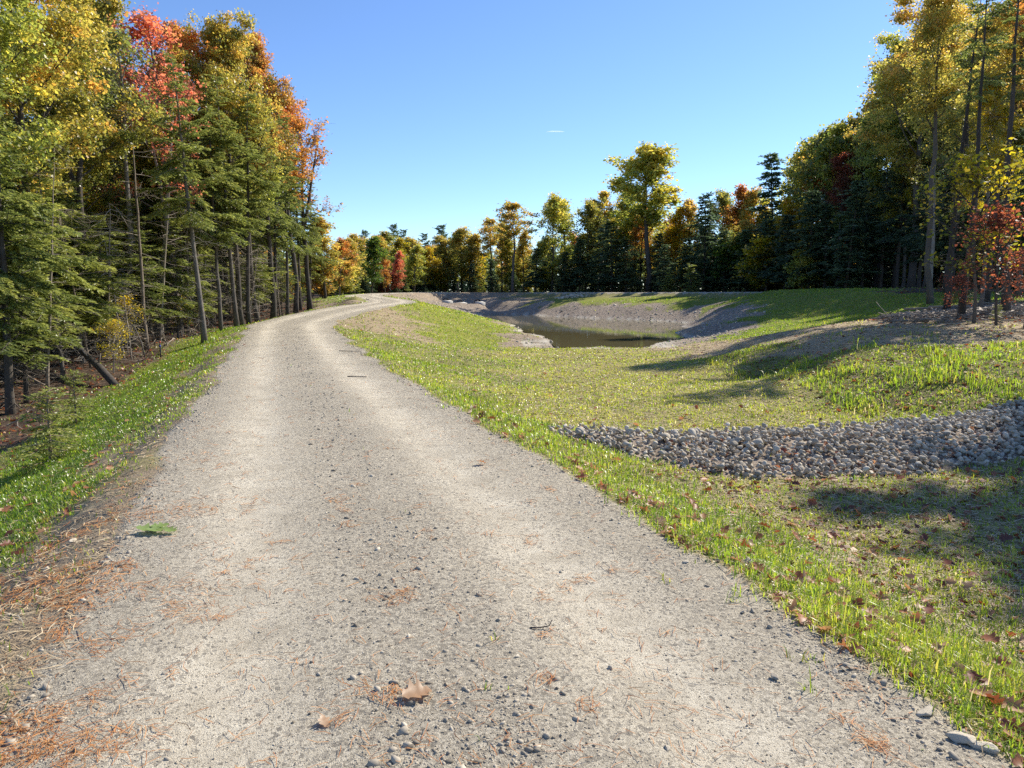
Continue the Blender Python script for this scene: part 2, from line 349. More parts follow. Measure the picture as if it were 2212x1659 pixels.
def plain(name, stops, rough=.9, sc=None, bump=0, bsc=30, attrw=0.6, spec=.3, stretch=None):
    m, t, N, L = newmat(name)
    tc = N.new("ShaderNodeTexCoord"); vec = tc.outputs["Object"]
    if stretch:
        mp = N.new("ShaderNodeMapping"); mp.inputs["Scale"].default_value = stretch; L.new(vec, mp.inputs[0]); vec = mp.outputs[0]
    oi = N.new("ShaderNodeObjectInfo")
    f = mth(t, 'MULTIPLY', attr(t, "v").outputs["Fac"], attrw)
    f = mth(t, 'ADD', f, mth(t, 'MULTIPLY', noi(t, sc or 8, 4, .65, vec), 1 - attrw))
    f = mth(t, 'ADD', f, mth(t, 'MULTIPLY', mth(t, 'SUBTRACT', oi.outputs["Random"], .5), .45), clamp=True)
    c = ramp(t, f, stops)
    b = N.new("ShaderNodeBsdfPrincipled"); L.new(c, b.inputs["Base Color"]); b.inputs["Roughness"].default_value = rough; b.inputs["Specular IOR Level"].default_value = spec
    if bump:
        bp = N.new("ShaderNodeBump"); bp.inputs["Strength"].default_value = 1; bp.inputs["Distance"].default_value = bump
        L.new(noi(t, bsc, 4, .7, vec), bp.inputs["Height"]); L.new(bp.outputs[0], b.inputs["Normal"])
    o = N.new("ShaderNodeOutputMaterial"); L.new(b.outputs[0], o.inputs[0]); return m

M = {}
M['hemlock'] = leaf_mat("hemlock_needles", [(0, (.07, .10, .03)), (.45, (.19, .225, .055)), (1, (.36, .36, .09))], .45, .05, .45)
M['spruce'] = leaf_mat("spruce_needles", [(0, (.04, .07, .04)), (.6, (.095, .14, .07)), (1, (.17, .23, .10))], .45, .05, .45)
M['gold'] = leaf_mat("golden_leaves", [(0, (.13, .15, .035)), (.35, (.29, .27, .05)), (.7, (.47, .36, .07)), (1, (.56, .32, .07))], .6, .05)
M['yelgreen'] = leaf_mat("yellow_green_leaves", [(0, (.11, .145, .03)), (.4, (.26, .29, .055)), (.75, (.45, .41, .07)), (1, (.56, .42, .07))], .6, .05)
M['olive'] = leaf_mat("olive_leaves", [(0, (.08, .11, .03)), (.5, (.19, .21, .05)), (.85, (.34, .30, .05)), (1, (.45, .29, .05))], .6, .06)
M['red'] = leaf_mat("red_leaves", [(0, (.2, .13, .06)), (.35, (.42, .15, .08)), (.75, (.62, .19, .11)), (1, (.62, .3, .1))], .6, .04)
M['orange'] = leaf_mat("orange_leaves", [(0, (.13, .12, .03)), (.35, (.36, .21, .045)), (.75, (.50, .22, .05)), (1, (.5, .14, .05))], .6, .04)
M['yellow'] = leaf_mat("yellow_leaves", [(0, (.12, .14, .015)), (.4, (.36, .3, .02)), (1, (.55, .36, .02))], .6, .06)
M['dkred'] = leaf_mat("dark_red_leaves", [(0, (.07, .04, .02)), (.5, (.18, .055, .03)), (1, (.36, .10, .045))], .6, .04)
M['green'] = leaf_mat("green_leaves", [(0, (.04, .08, .014)), (.6, (.09, .15, .02)), (1, (.2, .22, .02))], .6, .05)
M['bark'] = plain("bark", [(0, (.028, .024, .02)), (.5, (.085, .072, .06)), (1, (.2, .18, .155))], .9, 5, .02, 14, .25, stretch=(1, 1, .18))
M['palebark'] = plain("pale_bark", [(0, (.07, .06, .05)), (.5, (.2, .18, .155)), (1, (.42, .39, .35))], .85, 3, .008, 14, .25, stretch=(1, 1, .35))
M['twig'] = plain("dead_twigs", [(0, (.10, .075, .055)), (.5, (.25, .205, .16)), (1, (.46, .40, .33))], .85, 3, 0, 10, .5)
M['stone'] = plain("grey_stone", [(0, (.17, .145, .11)), (.35, (.38, .33, .255)), (.7, (.58, .51, .395)), (1, (.75, .67, .53))], .85, 1.3, .004, 9, .7)
M['grass'] = leaf_mat("grass_blades", [(0, (.10, .18, .016)), (.35, (.20, .29, .024)), (.65, (.34, .36, .035)), (.9, (.44, .38, .07)), (1, (.55, .46, .22))], .5, .05, .35, 0)
M['straw'] = plain("straw", [(0, (.2, .14, .08)), (.5, (.42, .32, .19)), (1, (.62, .53, .37))], .8, 8, 0, 10, .9)
M['needle'] = plain("pine_needles", [(0, (.16, .05, .015)), (.5, (.38, .135, .035)), (1, (.55, .28, .10))], .7, 8, 0, 10, .95)
M['dryleaf'] = leaf_mat("fallen_leaves", [(0, (.09, .03, .018)), (.3, (.26, .075, .03)), (.6, (.40, .20, .09)), (.85, (.36, .22, .12)), (1, (.46, .34, .22))], .3, .05, .5, .0)
M['freshleaf'] = leaf_mat("fresh_leaf", [(0, (.2, .28, .07)), (1, (.26, .34, .1))], .35, .08, .4, 0)
M['concrete'] = plain("pale_concrete", [(0, (.4, .39, .36)), (1, (.6, .58, .54))], .85, 4, .004, 40, .2)
M['black'] = plain("black_plastic", [(0, (.012, .012, .013)), (1, (.03, .03, .03))], .5, 4, 0, 10, .2)
M['stake'] = plain("weathered_stake", [(0, (.04, .03, .028)), (1, (.1, .08, .07))], .8, 8, .003, 30, .2)
M['blue'] = plain("blue_ribbon", [(0, (.03, .06, .35)), (1, (.05, .1, .5))], .5, 8, 0, 30, .2)
M['redtip'] = plain("red_paint", [(0, (.5, .05, .04)), (1, (.6, .1, .08))], .5, 8, 0, 30, .2)

def ground_mat():
    m, t, N, L = newmat("ground")
    tc = N.new("ShaderNodeTexCoord"); P = tc.outputs["Object"]
    a1 = attr(t, "m1"); a2 = attr(t, "m2")
    s1 = N.new("ShaderNodeSeparateColor"); L.new(a1.outputs["Color"], s1.inputs[0])
    s2 = N.new("ShaderNodeSeparateColor"); L.new(a2.outputs["Color"], s2.inputs[0])
    road, grass, yl = s1.outputs; straw, gravel, litter = s2.outputs
    shore = attr(t, "m3"); rut = attr(t, "rut")
    nf = noi(t, 220, 3, .7, P); nm = noi(t, 38, 4, .65, P); nl = noi(t, 3, 5, .6, P); nxl = noi(t, .45, 4, .6, P)
    # soil
    soil = ramp(t, mth(t, 'ADD', mth(t, 'MULTIPLY', nm, .6), mth(t, 'MULTIPLY', nl, .4)), [(.3, (.15, .11, .07)), (.5, (.30, .23, .15)), (.7, (.42, .335, .225))])
    # gravel road: sandy fines with small grey stones
    vor = N.new("ShaderNodeTexVoronoi"); vor.inputs["Scale"].default_value = 62; vor.inputs["Randomness"].default_value = 1; L.new(P, vor.inputs["Vector"])
    vor2 = N.new("ShaderNodeTexVoronoi"); vor2.inputs["Scale"].default_value = 150; L.new(P, vor2.inputs["Vector"])
    sc1 = N.new("ShaderNodeSeparateColor"); L.new(vor.outputs["Color"], sc1.inputs[0])
    sc2 = N.new("ShaderNodeSeparateColor"); L.new(vor2.outputs["Color"], sc2.inputs[0])
    sand = ramp(t, mth(t, 'ADD', mth(t, 'MULTIPLY', nf, .45), mth(t, 'ADD', mth(t, 'MULTIPLY', nm, .2), mth(t, 'MULTIPLY', nl, .35))), [(.36, (.31, .265, .195)), (.5, (.60, .53, .405)), (.64, (.80, .73, .58))])
    peb = ramp(t, sc1.outputs[0], [(0, (.19, .17, .14)), (.4, (.36, .32, .255)), (.8, (.54, .48, .37)), (1, (.72, .64, .5))])
    peb2 = ramp(t, sc2.outputs[0], [(0, (.19, .165, .125)), (.5, (.41, .36, .275)), (1, (.74, .66, .51))])
    pm = mth(t, 'GREATER_THAN', mth(t, 'ADD', sc1.outputs[1], mth(t, 'MULTIPLY', mth(t, 'SUBTRACT', mth(t, 'MULTIPLY', rut.outputs["Fac"], -1), mth(t, 'MULTIPLY', nl, -1.0)), .45)), .72)
    pm2 = mth(t, 'GREATER_THAN', mth(t, 'SUBTRACT', sc2.outputs[1], mth(t, 'MULTIPLY', rut.outputs["Fac"], .5)), .30)
    rc = mixc(t, mth(t, 'MULTIPLY', pm2, .8), sand, peb2); rc = mixc(t, mth(t, 'MULTIPLY', pm, .8), rc, peb)
    rc = mixc(t, mth(t, 'MULTIPLY', mth(t, 'MULTIPLY_ADD', rut.outputs['Fac'], -1.1, mth(t, 'ADD', nl, .3)), .55, clamp=True), rc, mixc(t, .4, rc, (.23, .195, .14)))
    # bank gravel
    vg = N.new("ShaderNodeTexVoronoi"); vg.inputs["Scale"].default_value = 9; L.new(P, vg.inputs["Vector"])
    sg = N.new("ShaderNodeSeparateColor"); L.new(vg.outputs["Color"], sg.inputs[0])
    gc = ramp(t, mth(t, 'ADD', mth(t, 'MULTIPLY', sg.outputs[0], .45), mth(t, 'MULTIPLY', noi(t, 6, 6, .75, P), .6)), [(.15, (.13, .10, .075)), (.5, (.30, .24, .185)), (.85, (.46, .38, .29))])
    # straw / thatch
    wv = noi(t, 60, 3, .7, P, 1.5)
    sc = ramp(t, mth(t, 'ADD', mth(t, 'MULTIPLY', wv, .6), mth(t, 'MULTIPLY', nl, .4)), [(.32, (.20, .145, .085)), (.5, (.42, .32, .19)), (.68, (.58, .47, .30))])
    # grass underlay
    gu = ramp(t, mth(t, 'ADD', mth(t, 'MULTIPLY', nm, .5), mth(t, 'MULTIPLY', nl, .5)), [(.3, (.07, .10, .018)), (.5, (.15, .19, .025)), (.7, (.24, .26, .04))])
    gy = ramp(t, mth(t, 'ADD', mth(t, 'MULTIPLY', nm, .5), mth(t, 'MULTIPLY', nl, .5)), [(.3, (.16, .15, .04)), (.5, (.30, .275, .06)), (.7, (.42, .37, .1))])
    gc2 = mixc(t, yl, gu, gy)
    # leaf litter
    vl = N.new("ShaderNodeTexVoronoi"); vl.inputs["Scale"].default_value = 14; L.new(P, vl.inputs["Vector"])
    sv = N.new("ShaderNodeSeparateColor"); L.new(vl.outputs["Color"], sv.inputs[0])
    lc = ramp(t, mth(t, 'ADD', mth(t, 'MULTIPLY', sv.outputs[0], .6), mth(t, 'MULTIPLY', nm, .4)), [(.2, (.03, .022, .017)), (.5, (.085, .06, .042)), (.85, (.19, .13, .09))])
    c = soil
    c = mixc(t, straw, c, sc); c = mixc(t, gravel, c, gc)
    gf = mth(t, 'MULTIPLY_ADD', grass, 1.9, mth(t, 'MULTIPLY', mth(t, 'SUBTRACT', mth(t, 'ADD', mth(t, 'MULTIPLY', nl, .6), mth(t, 'MULTIPLY', nm, .4)), .75), 2.2), clamp=True)
    c = mixc(t, gf, c, gc2)
    lf = mth(t, 'MULTIPLY_ADD', litter, 2, mth(t, 'SUBTRACT', mth(t, 'MULTIPLY', nm, .8), .9), clamp=True)
    c = mixc(t, lf, c, lc)
    sf = shore.outputs["Fac"]
    c = mixc(t, sf, c, (.50, .46, .38))
    rf = mth(t, 'MULTIPLY_ADD', mth(t, 'ADD', road, mth(t, 'MULTIPLY', mth(t, 'SUBTRACT', nm, .5), .9)), 3, -1.0, clamp=True)
    c = mixc(t, rf, c, rc)
    big = mth(t, 'MULTIPLY_ADD', nxl, .5, .75)
    hs = N.new("ShaderNodeHueSaturation"); L.new(c, hs.inputs["Color"]); L.new(big, hs.inputs["Value"])
    b = N.new("ShaderNodeBsdfPrincipled"); L.new(hs.outputs[0], b.inputs["Base Color"]); b.inputs["Roughness"].default_value = .95; b.inputs["Specular IOR Level"].default_value = .15
    # relief
    h_road = mth(t, 'ADD', mth(t, 'MULTIPLY', mth(t, 'MULTIPLY', pm, mth(t, 'SUBTRACT', .5, mth(t, 'MULTIPLY', vor.outputs["Distance"], 40))), .0), mth(t, 'MULTIPLY', nf, .013))
    h_road = mth(t, 'ADD', h_road, mth(t, 'MULTIPLY', sc2.outputs[2], .009))
    h_road = mth(t, 'ADD', h_road, mth(t, 'MULTIPLY', mth(t, 'MULTIPLY', sc1.outputs[2], pm), .016))
    h_oth = mth(t, 'ADD', mth(t, 'MULTIPLY', nm, .05), mth(t, 'MULTIPLY', sg.outputs[1], mth(t, 'MULTIPLY', gravel, .07)))
    h_oth = mth(t, 'ADD', h_oth, mth(t, 'MULTIPLY', sv.outputs[1], mth(t, 'MULTIPLY', litter, .04)))
    h = mth(t, 'ADD', mth(t, 'MULTIPLY', h_road, rf), mth(t, 'MULTIPLY', h_oth, mth(t, 'SUBTRACT', 1, rf)))
    bp = N.new("ShaderNodeBump"); bp.inputs["Strength"].default_value = .8; bp.inputs["Distance"].default_value = 1; L.new(h, bp.inputs["Height"]); L.new(bp.outputs[0], b.inputs["Normal"])
    o = N.new("ShaderNodeOutputMaterial"); L.new(b.outputs[0], o.inputs[0]); return m
M['ground'] = ground_mat()
def water_mat():
    m, t, N, L = newmat("pond_water")
    tc = N.new("ShaderNodeTexCoord")
    b = N.new("ShaderNodeBsdfPrincipled"); b.inputs["Base Color"].default_value = (.15, .13, .065, 1); b.inputs["Roughness"].default_value = .02; b.inputs["IOR"].default_value = 1.33
    bp = N.new("ShaderNodeBump"); bp.inputs["Strength"].default_value = .25; bp.inputs["Distance"].default_value = .01
    L.new(noi(t, 1.6, 2, .5, tc.outputs["Object"]), bp.inputs["Height"]); L.new(bp.outputs[0], b.inputs["Normal"])
    o = N.new("ShaderNodeOutputMaterial"); L.new(b.outputs[0], o.inputs[0]); return m
M['water'] = water_mat()

# ------------------------------------------------------------------ ground sheet (split by cover into named pieces)
def build_ground():
    th = np.concatenate([np.linspace(R(-48), R(48), 640), np.linspace(R(48), R(312), 130)[1:-1]])
    r = np.concatenate([np.exp(np.linspace(math.log(.3), math.log(300), 640)), [340, 390, 440]])
    nt_, nr = len(th), len(r)
    X = (r[:, None] * np.sin(th)[None]).ravel(); Y = (r[:, None] * np.cos(th)[None]).ravel()
    Z = zf(X, Y)
    cv, rd, rm, d = cover(X, Y)
    sd = poly_sd(POND, X, Y)
    V = np.stack([X, Y, Z], 1); V = np.concatenate([V, [[0, 0, z1(0, 0)]]])
    i = np.arange(nr - 1)[:, None] * nt_; j = np.arange(nt_)[None]; j2 = (j + 1) % nt_
    Fq = np.stack([i + j, i + nt_ + j, i + nt_ + j2, i + j2], -1).reshape(-1, 4)
    jj = np.arange(nt_); Ft = np.stack([jj, (jj + 1) % nt_, np.full(nt_, nr * nt_)], 1)
    ap = lambda a: np.concatenate([a, a[:1]])
    rut = np.exp(-((np.abs(d) - .85) / .36) ** 2)
    m1 = np.stack([ap(rd), ap(cv[:, 0] * (1 - rm)), ap(cv[:, 1]), np.ones(len(V))], 1)
    m2 = np.stack([ap(cv[:, 2]), ap(np.maximum(cv[:, 3], rm)), ap(cv[:, 4]), np.ones(len(V))], 1)
    sh = ap(np.exp(-((Z - ZW - .05) / .065) ** 2) * (sd < 1.6) * (sd > -1.5) * sstep(.2, .45, fbm(X, Y, 1.1, 91)))
    # class per face
    fc = Fq[:, 0]; cls = np.zeros(len(Fq), int)
    cls[rd[fc] > .5] = 1
    o = (rd[fc] <= .5)
    cls[o & (cv[fc, 3] > .45) & (sd[fc] < 13)] = 2
    cls[o & (cv[fc, 4] > .5)] = 3
    cls[(sd[fc] < 0)] = 4
    names = {0: "ground", 1: "gravel_road", 2: "pond_bank", 3: "forest_floor", 4: "pond_bed"}
    for k, nm in names.items():
        q = Fq[cls == k]
        fl = [q] + ([Ft] if k == 1 else [])
        used = np.unique(np.concatenate([f.ravel() for f in fl])); mp = np.full(len(V), -1); mp[used] = np.arange(len(used))
        ob = mk(nm, V[used], [mp[f] for f in fl], M['ground'], None, {"m1": ('POINT', 'FLOAT_COLOR', m1[used]), "m2": ('POINT', 'FLOAT_COLOR', m2[used]), "m3": ('POINT', 'FLOAT', sh[used]), "rut": ('POINT', 'FLOAT', ap(rut)[used])}, True)
        tag(ob, kind="structure")
build_ground()
# water sheet: a grid clipped to a little beyond the outline, its rim buried in the banks
def build_water():
    c = POND.mean(0); P = resample(np.concatenate([POND, POND[:1]]), 1.0); n = P - c; P = P + n / np.linalg.norm(n, axis=1)[:, None] * .5
    k = len(P); V = np.concatenate([[(c[0], c[1], ZW)], np.c_[P, np.full(k, ZW)]]); j = np.arange(k)
    tag(mk("water", V, [np.stack([np.zeros(k, int), 1 + (j + 1) % k, 1 + j], 1)], M['water']), kind="structure")
build_water()

# ------------------------------------------------------------------ tree prototypes (meshes shared by the copies)
def quads_from(C, U, W, Ln, Wd, fold=.15):
    """leaf rhombi: centre base C, long axis U, side axis W"""
    N_ = np.cross(U, W)
    b = C; t_ = C + U * Ln[:, None]; m = C + U * (Ln * .5)[:, None]
    l_ = m + W * (Wd * .5)[:, None] + N_ * (Wd * fold)[:, None]; r_ = m - W * (Wd * .5)[:, None] + N_ * (Wd * fold)[:, None]
    V = np.stack([b, r_, t_, l_], 1).reshape(-1, 3)
    F_ = np.arange(len(C) * 4).reshape(-1, 4)
    return V, F_
def unit(a): return a / (np.linalg.norm(a, axis=-1, keepdims=True) + 1e-9)
def curve(p, d, L, n, g, up=0.0, wob=.1):
    P = [np.array(p, float)]; d = unit(np.array(d, float)); s = L / n
    for k in range(n):
        d = unit(d + g.normal(0, wob, 3) + np.array([0, 0, up])); P.append(P[-1] + d * s)
    return np.array(P)
def decid(seed, H=16.0, cb=.42, Rr=3.4, n_leaf=42000, leaf=.105, limbs=20, r0=None, lean=.03, clump=.26, top=.25, fork=False, low=0, twigs=True):
    """returns trunk mesh, branch mesh, crown mesh for a broad-leaved tree of height H"""
    g = np.random.default_rng(seed)
    tk = MB(); br = MB(); r0 = r0 or H * .0105
    n = 14; P = np.zeros((n + 1, 3)); ax = g.uniform(0, 2 * math.pi)
    for k in range(1, n + 1):
        P[k] = P[k - 1] + np.array([math.cos(ax) * lean + g.normal(0, .05), math.sin(ax) * lean + g.normal(0, .05), 1]) * H * .93 / n
    P[0, 2] = -.35
    t = np.linspace(0, 1, n + 1); rad = r0 * (1 - t) ** .8 + .012; rad[0] *= 1.35
    tk.tube(P, rad, 10, .5)
    pos = lambda q: np.array([np.interp(q, t, P[:, a]) for a in range(3)])
    stems = [(P, rad)]
    if fork:
        q = .42; d = np.array([math.cos(ax + 2), math.sin(ax + 2), 3.2]); P2 = curve(pos(q), d, H * .48, 8, g, .06, .05); r2 = r0 * .62 * (1 - np.linspace(0, 1, 9)) ** .8 + .012
        tk.tube(P2, r2, 8, .5); stems.append((P2, r2))
    ends = []
    az = g.uniform(0, 6.28)
    for k in range(limbs):
        q = cb + (1 - cb) * (max(0, k + g.uniform(-.3, .3)) / limbs) ** .9; q = min(max(q, cb), .985)
        u = (q - cb) / (1 - cb)
        L = Rr * (math.sin(math.pi * min(1, .22 + .72 * u)) ** .8 * (1 - .45 * u)) * g.uniform(.45, 1.35)
        az += 2.4 + g.normal(0, .4); el = R(g.uniform(15, 40) + 30 * u)
        sp = stems[k % len(stems)] if q > .5 else stems[0]
        b0 = pos(q) if sp is stems[0] else sp[0][int(min(8, max(1, u * 8)))]
        LP = curve(b0, (math.cos(az) * math.cos(el), math.sin(az) * math.cos(el), math.sin(el)), L, 7, g, .09, .12)
        rl = max(.012, r0 * .33 * (1 - q * .7)) * (1 - np.linspace(0, 1, 8)) ** .7 + .006
        br.tube(LP, rl, 5, .45, False)
        for m in range(g.integers(5, 8)):
            s = g.uniform(.28, 1.0); i = s * 7; b1 = np.array([np.interp(i, range(8), LP[:, a]) for a in range(3)])
            d1 = unit(LP[min(7, int(i) + 1)] - LP[int(min(i, 6))]); d1 = unit(d1 + g.normal(0, .75, 3) + [0, 0, .12])
            SP = curve(b1, d1, L * g.uniform(.22, .5), 4, g, .06, .18)
            br.tube(SP, np.linspace(.012, .005, 5), 4, .45, False)
            for w in range(4):
                b2 = SP[g.integers(1, 5)]; d2 = unit(unit(SP[-1] - SP[0]) + g.normal(0, .8, 3))
                TP = curve(b2, d2, g.uniform(.25, .6) * L ** .3, 2, g, .03, .2)
                if twigs: br.tube(TP, np.linspace(.006, .003, 3), 3, .45, False)
                ends.append((TP[-1], u)); ends.append((TP[1], u))
    for k in range(low):
        q = g.uniform(.12, cb); azz = g.uniform(0, 6.28); TP = curve(pos(q), (math.cos(azz), math.sin(azz), g.uniform(-.1, .6)), g.uniform(.5, 1.6), 4, g, .0, .2)
        br.tube(TP, np.linspace(.014, .004, 5), 4, .45, False)
    E = np.array([e[0] for e in ends]); dens = g.gamma(.9, 1, len(E)); dens /= dens.sum()
    k = g.choice(len(E), n_leaf, p=dens)
    C = E[k] + g.normal(0, clump, (n_leaf, 3)) * [1, 1, .7]
    U = unit(g.normal(0, 1, (n_leaf, 3)) + [0, 0, -.35]); W = unit(np.cross(U, g.normal(0, .55, (n_leaf, 3)) + [0, 0, 1]))
    Ln = leaf * np.clip(np.exp(g.normal(0, .32, n_leaf)), .45, 1.9)
    V, F_ = quads_from(C, U, W, Ln, Ln * g.uniform(.6, .9, n_leaf), .12)
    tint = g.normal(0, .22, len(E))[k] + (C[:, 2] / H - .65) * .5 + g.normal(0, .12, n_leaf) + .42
    crown = mk("crown", V, [F_], None, None, {"v": ('FACE', 'FLOAT', np.clip(tint, 0, 1))}, link=False)
    return dict(trunk=tk.build("trunk", None, link=False, smooth=True), branches=br.build("branches", None, link=False), crown=crown, H=H)
def conif(seed, H=13.0, cb=.12, Rr=2.6, per_m=9, spray=.13, r0=None, droop=-.05, dead=26, shape=.8, dens=1.0, sp_w=.36, lean=.01, gap=.15, flat=True, bare=None, minl=.35, nn=1.0):
    g = np.random.default_rng(seed); tk = MB(); br = MB(); r0 = r0 or H * .0115
    n = 12; P = np.zeros((n + 1, 3)); ax = g.uniform(0, 6.28)
    for k in range(1, n + 1): P[k] = P[k - 1] + np.array([math.cos(ax) * lean + g.normal(0, .026), math.sin(ax) * lean + g.normal(0, .026), 1]) * H / n
    P[0, 2] = -.35; t = np.linspace(0, 1, n + 1); rad = r0 * (1 - t) ** .85 + .008; rad[0] *= 1.3
    tk.tube(P, rad, 10, .45)
    pos = lambda q: np.array([np.interp(q, t, P[:, a]) for a in range(3)])
    S = []; D = []; LL = []; NN = []; az = 0
    nb = max(2, int(H * (1 - cb) * per_m))
    for k in range(nb):
        q = cb + (1 - cb) * (k + g.uniform(0, 1)) / nb; u = (q - cb) / (1 - cb)
        az += 2.4 + g.normal(0, .5)
        L = max(minl, Rr * ((1 - u) ** shape) * (.55 + .45 * min(1, u * 5 + .3)) * g.uniform(.4, 1.25))
        if g.random() < gap: L *= .45
        el = R(g.uniform(-20, 24) + 34 * u * u)
        BP = curve(pos(q), (math.cos(az) * math.cos(el), math.sin(az) * math.cos(el), math.sin(el)), L, 6, g, droop, .12)
        br.tube(BP, np.linspace(.008 + .008 * L, .003, 7), 4, .35, False)
        side = unit(np.cross(unit(BP[-1] - BP[0]), [0, 0, 1.]))
        nbr = max(4, int(L / (.11 if spray < .2 else .2) * dens))
        for s in np.linspace(.14, .98, nbr):
            b = np.array([np.interp(s * 6, range(7), BP[:, a]) for a in range(3)]); dr = unit(BP[min(6, int(s * 6) + 1)] - BP[int(min(5, s * 6))])
            for sg in (-1, 1):
                l1 = L * .34 * (1 - s) ** .6 * g.uniform(.6, 1.2) + spray * 1.2
                dd = unit(dr * .75 + side * sg + g.normal(0, .22, 3) + [0, 0, -.2 if flat else .1])
                S.append(b); D.append(dd); LL.append(l1); NN.append(max(3, int(l1 / (spray * .14) * nn)))
        S.append(BP[-2]); D.append(unit(BP[-1] - BP[-2])); LL.append(spray * 3); NN.append(int(16 * nn))
    S = np.array(S); D = np.array(D); LL = np.array(LL); NN = np.array(NN)
    idx = np.repeat(np.arange(len(S)), NN.astype(int)); m = len(idx)
    fr = g.uniform(0, 1, m); C = S[idx] + D[idx] * (LL[idx] * fr)[:, None]; C[:, 2] -= (LL[idx] * fr) ** 2 * .22
    up = np.array([0, 0, 1.]); sd = unit(np.cross(D[idx], up)); sg = g.choice([-1, 1], m)
    U = unit(D[idx] * g.uniform(.5, 1.1, m)[:, None] + sd * (sg * g.uniform(.3, .9, m))[:, None] + g.normal(0, .16, (m, 3)) + [0, 0, -.08])
    W = unit(np.cross(U, up + g.normal(0, .6 if flat else .9, (m, 3))))
    Ln = spray * g.uniform(.6, 1.35, m)
    V, F_ = quads_from(C, U, W, Ln, Ln * sp_w * g.uniform(.7, 1.2, m), .1)
    bt = g.normal(0, .16, len(S)); tint = .42 + bt[idx] + g.normal(0, .12, m) + fr * .22
    for k in range(dead):
        q = g.uniform(.03, max(cb, .1) + .12); azz = g.uniform(0, 6.28); L = g.uniform(.4, 2.1) * min(1, H / 8)
        TP = curve(pos(q), (math.cos(azz), math.sin(azz), g.uniform(-.25, .25)), L, 5, g, -.03, .16); br.tube(TP, np.linspace(.012, .003, 6), 4, .85, False)
        for w in range(4):
            i = g.integers(1, 5); T2 = curve(TP[i], unit(TP[i + 1] - TP[i]) + g.normal(0, .6, 3), L * .35, 3, g, -.02, .2); br.tube(T2, np.linspace(.005, .002, 4), 3, .9, False)
    crown = mk("crown", V, [F_], None, None, {"v": ('FACE', 'FLOAT', np.clip(tint, 0, 1))}, link=False)
    return dict(trunk=tk.build("trunk", None, link=False, smooth=True), branches=br.build("branches", None, link=False), crown=crown, H=H)

PT = {}
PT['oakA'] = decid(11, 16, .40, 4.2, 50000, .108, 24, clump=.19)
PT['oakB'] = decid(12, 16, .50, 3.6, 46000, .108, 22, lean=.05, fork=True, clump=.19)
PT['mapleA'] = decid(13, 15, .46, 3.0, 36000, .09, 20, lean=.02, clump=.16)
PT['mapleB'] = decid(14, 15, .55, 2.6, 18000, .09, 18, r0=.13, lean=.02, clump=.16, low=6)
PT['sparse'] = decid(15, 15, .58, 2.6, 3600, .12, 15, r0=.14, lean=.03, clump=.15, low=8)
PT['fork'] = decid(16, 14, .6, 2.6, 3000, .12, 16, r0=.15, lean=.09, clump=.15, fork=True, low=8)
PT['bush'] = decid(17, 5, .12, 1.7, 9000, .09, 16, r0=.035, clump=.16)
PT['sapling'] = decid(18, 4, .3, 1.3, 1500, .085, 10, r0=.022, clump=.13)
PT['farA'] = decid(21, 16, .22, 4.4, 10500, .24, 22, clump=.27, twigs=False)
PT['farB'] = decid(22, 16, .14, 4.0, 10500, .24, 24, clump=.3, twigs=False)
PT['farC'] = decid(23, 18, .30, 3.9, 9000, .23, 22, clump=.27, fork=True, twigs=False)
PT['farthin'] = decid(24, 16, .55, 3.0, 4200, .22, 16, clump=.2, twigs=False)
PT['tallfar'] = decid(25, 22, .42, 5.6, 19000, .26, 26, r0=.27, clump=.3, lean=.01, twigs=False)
PT['farbush'] = decid(26, 6, .08, 2.4, 6000, .22, 14, r0=.05, clump=.25, twigs=False)
PT['hemA'] = conif(31, 13, .26, 3.1, 9, .13, dead=34, dens=.9, nn=1.35)
PT['hemB'] = conif(32, 15, .36, 3.0, 8, .13, dead=44, dens=.9, lean=.025, nn=1.3, r0=.13)
PT['hemC'] = conif(33, 8, .24, 2.3, 10, .115, dead=44, dens=.95, r0=.06, nn=1.3, droop=-.07)
PT['hemhigh'] = conif(34, 15, .42, 2.9, 8, .13, dead=60, dens=.9, r0=.145, lean=.02, nn=1.3)
PT['hemshrub'] = conif(35, 1.9, .02, 1.25, 24, .075, dead=2, dens=.8, r0=.03)
PT['farspruce'] = conif(41, 14, .06, 2.6, 6, .34, dead=8, dens=.8, sp_w=.4, flat=False, minl=.2)
PT['farhem'] = conif(42, 14, .16, 3.0, 6, .34, dead=12, dens=.8, sp_w=.42)
PT['farpine'] = conif(43, 18, .45, 3.2, 4, .36, dead=16, dens=.8, sp_w=.42, droop=.03, flat=False, gap=.35, shape=.6)
PT['smallspruce'] = conif(44, 5, .03, 1.5, 10, .2, dead=0, dens=.8, sp_w=.4, flat=False)
PT['pinehigh'] = conif(47, 18, .62, 2.4, 3.2, .16, dead=60, dens=.75, r0=.2, lean=.015, nn=1.0, gap=.3, shape=.5)
PT['dead'] = conif(45, 6, .95, .4, 4, .1, dead=60, r0=.035, lean=.04)
PT['deadtall'] = conif(46, 11, .97, .4, 3, .1, dead=40, r0=.07, lean=.02)

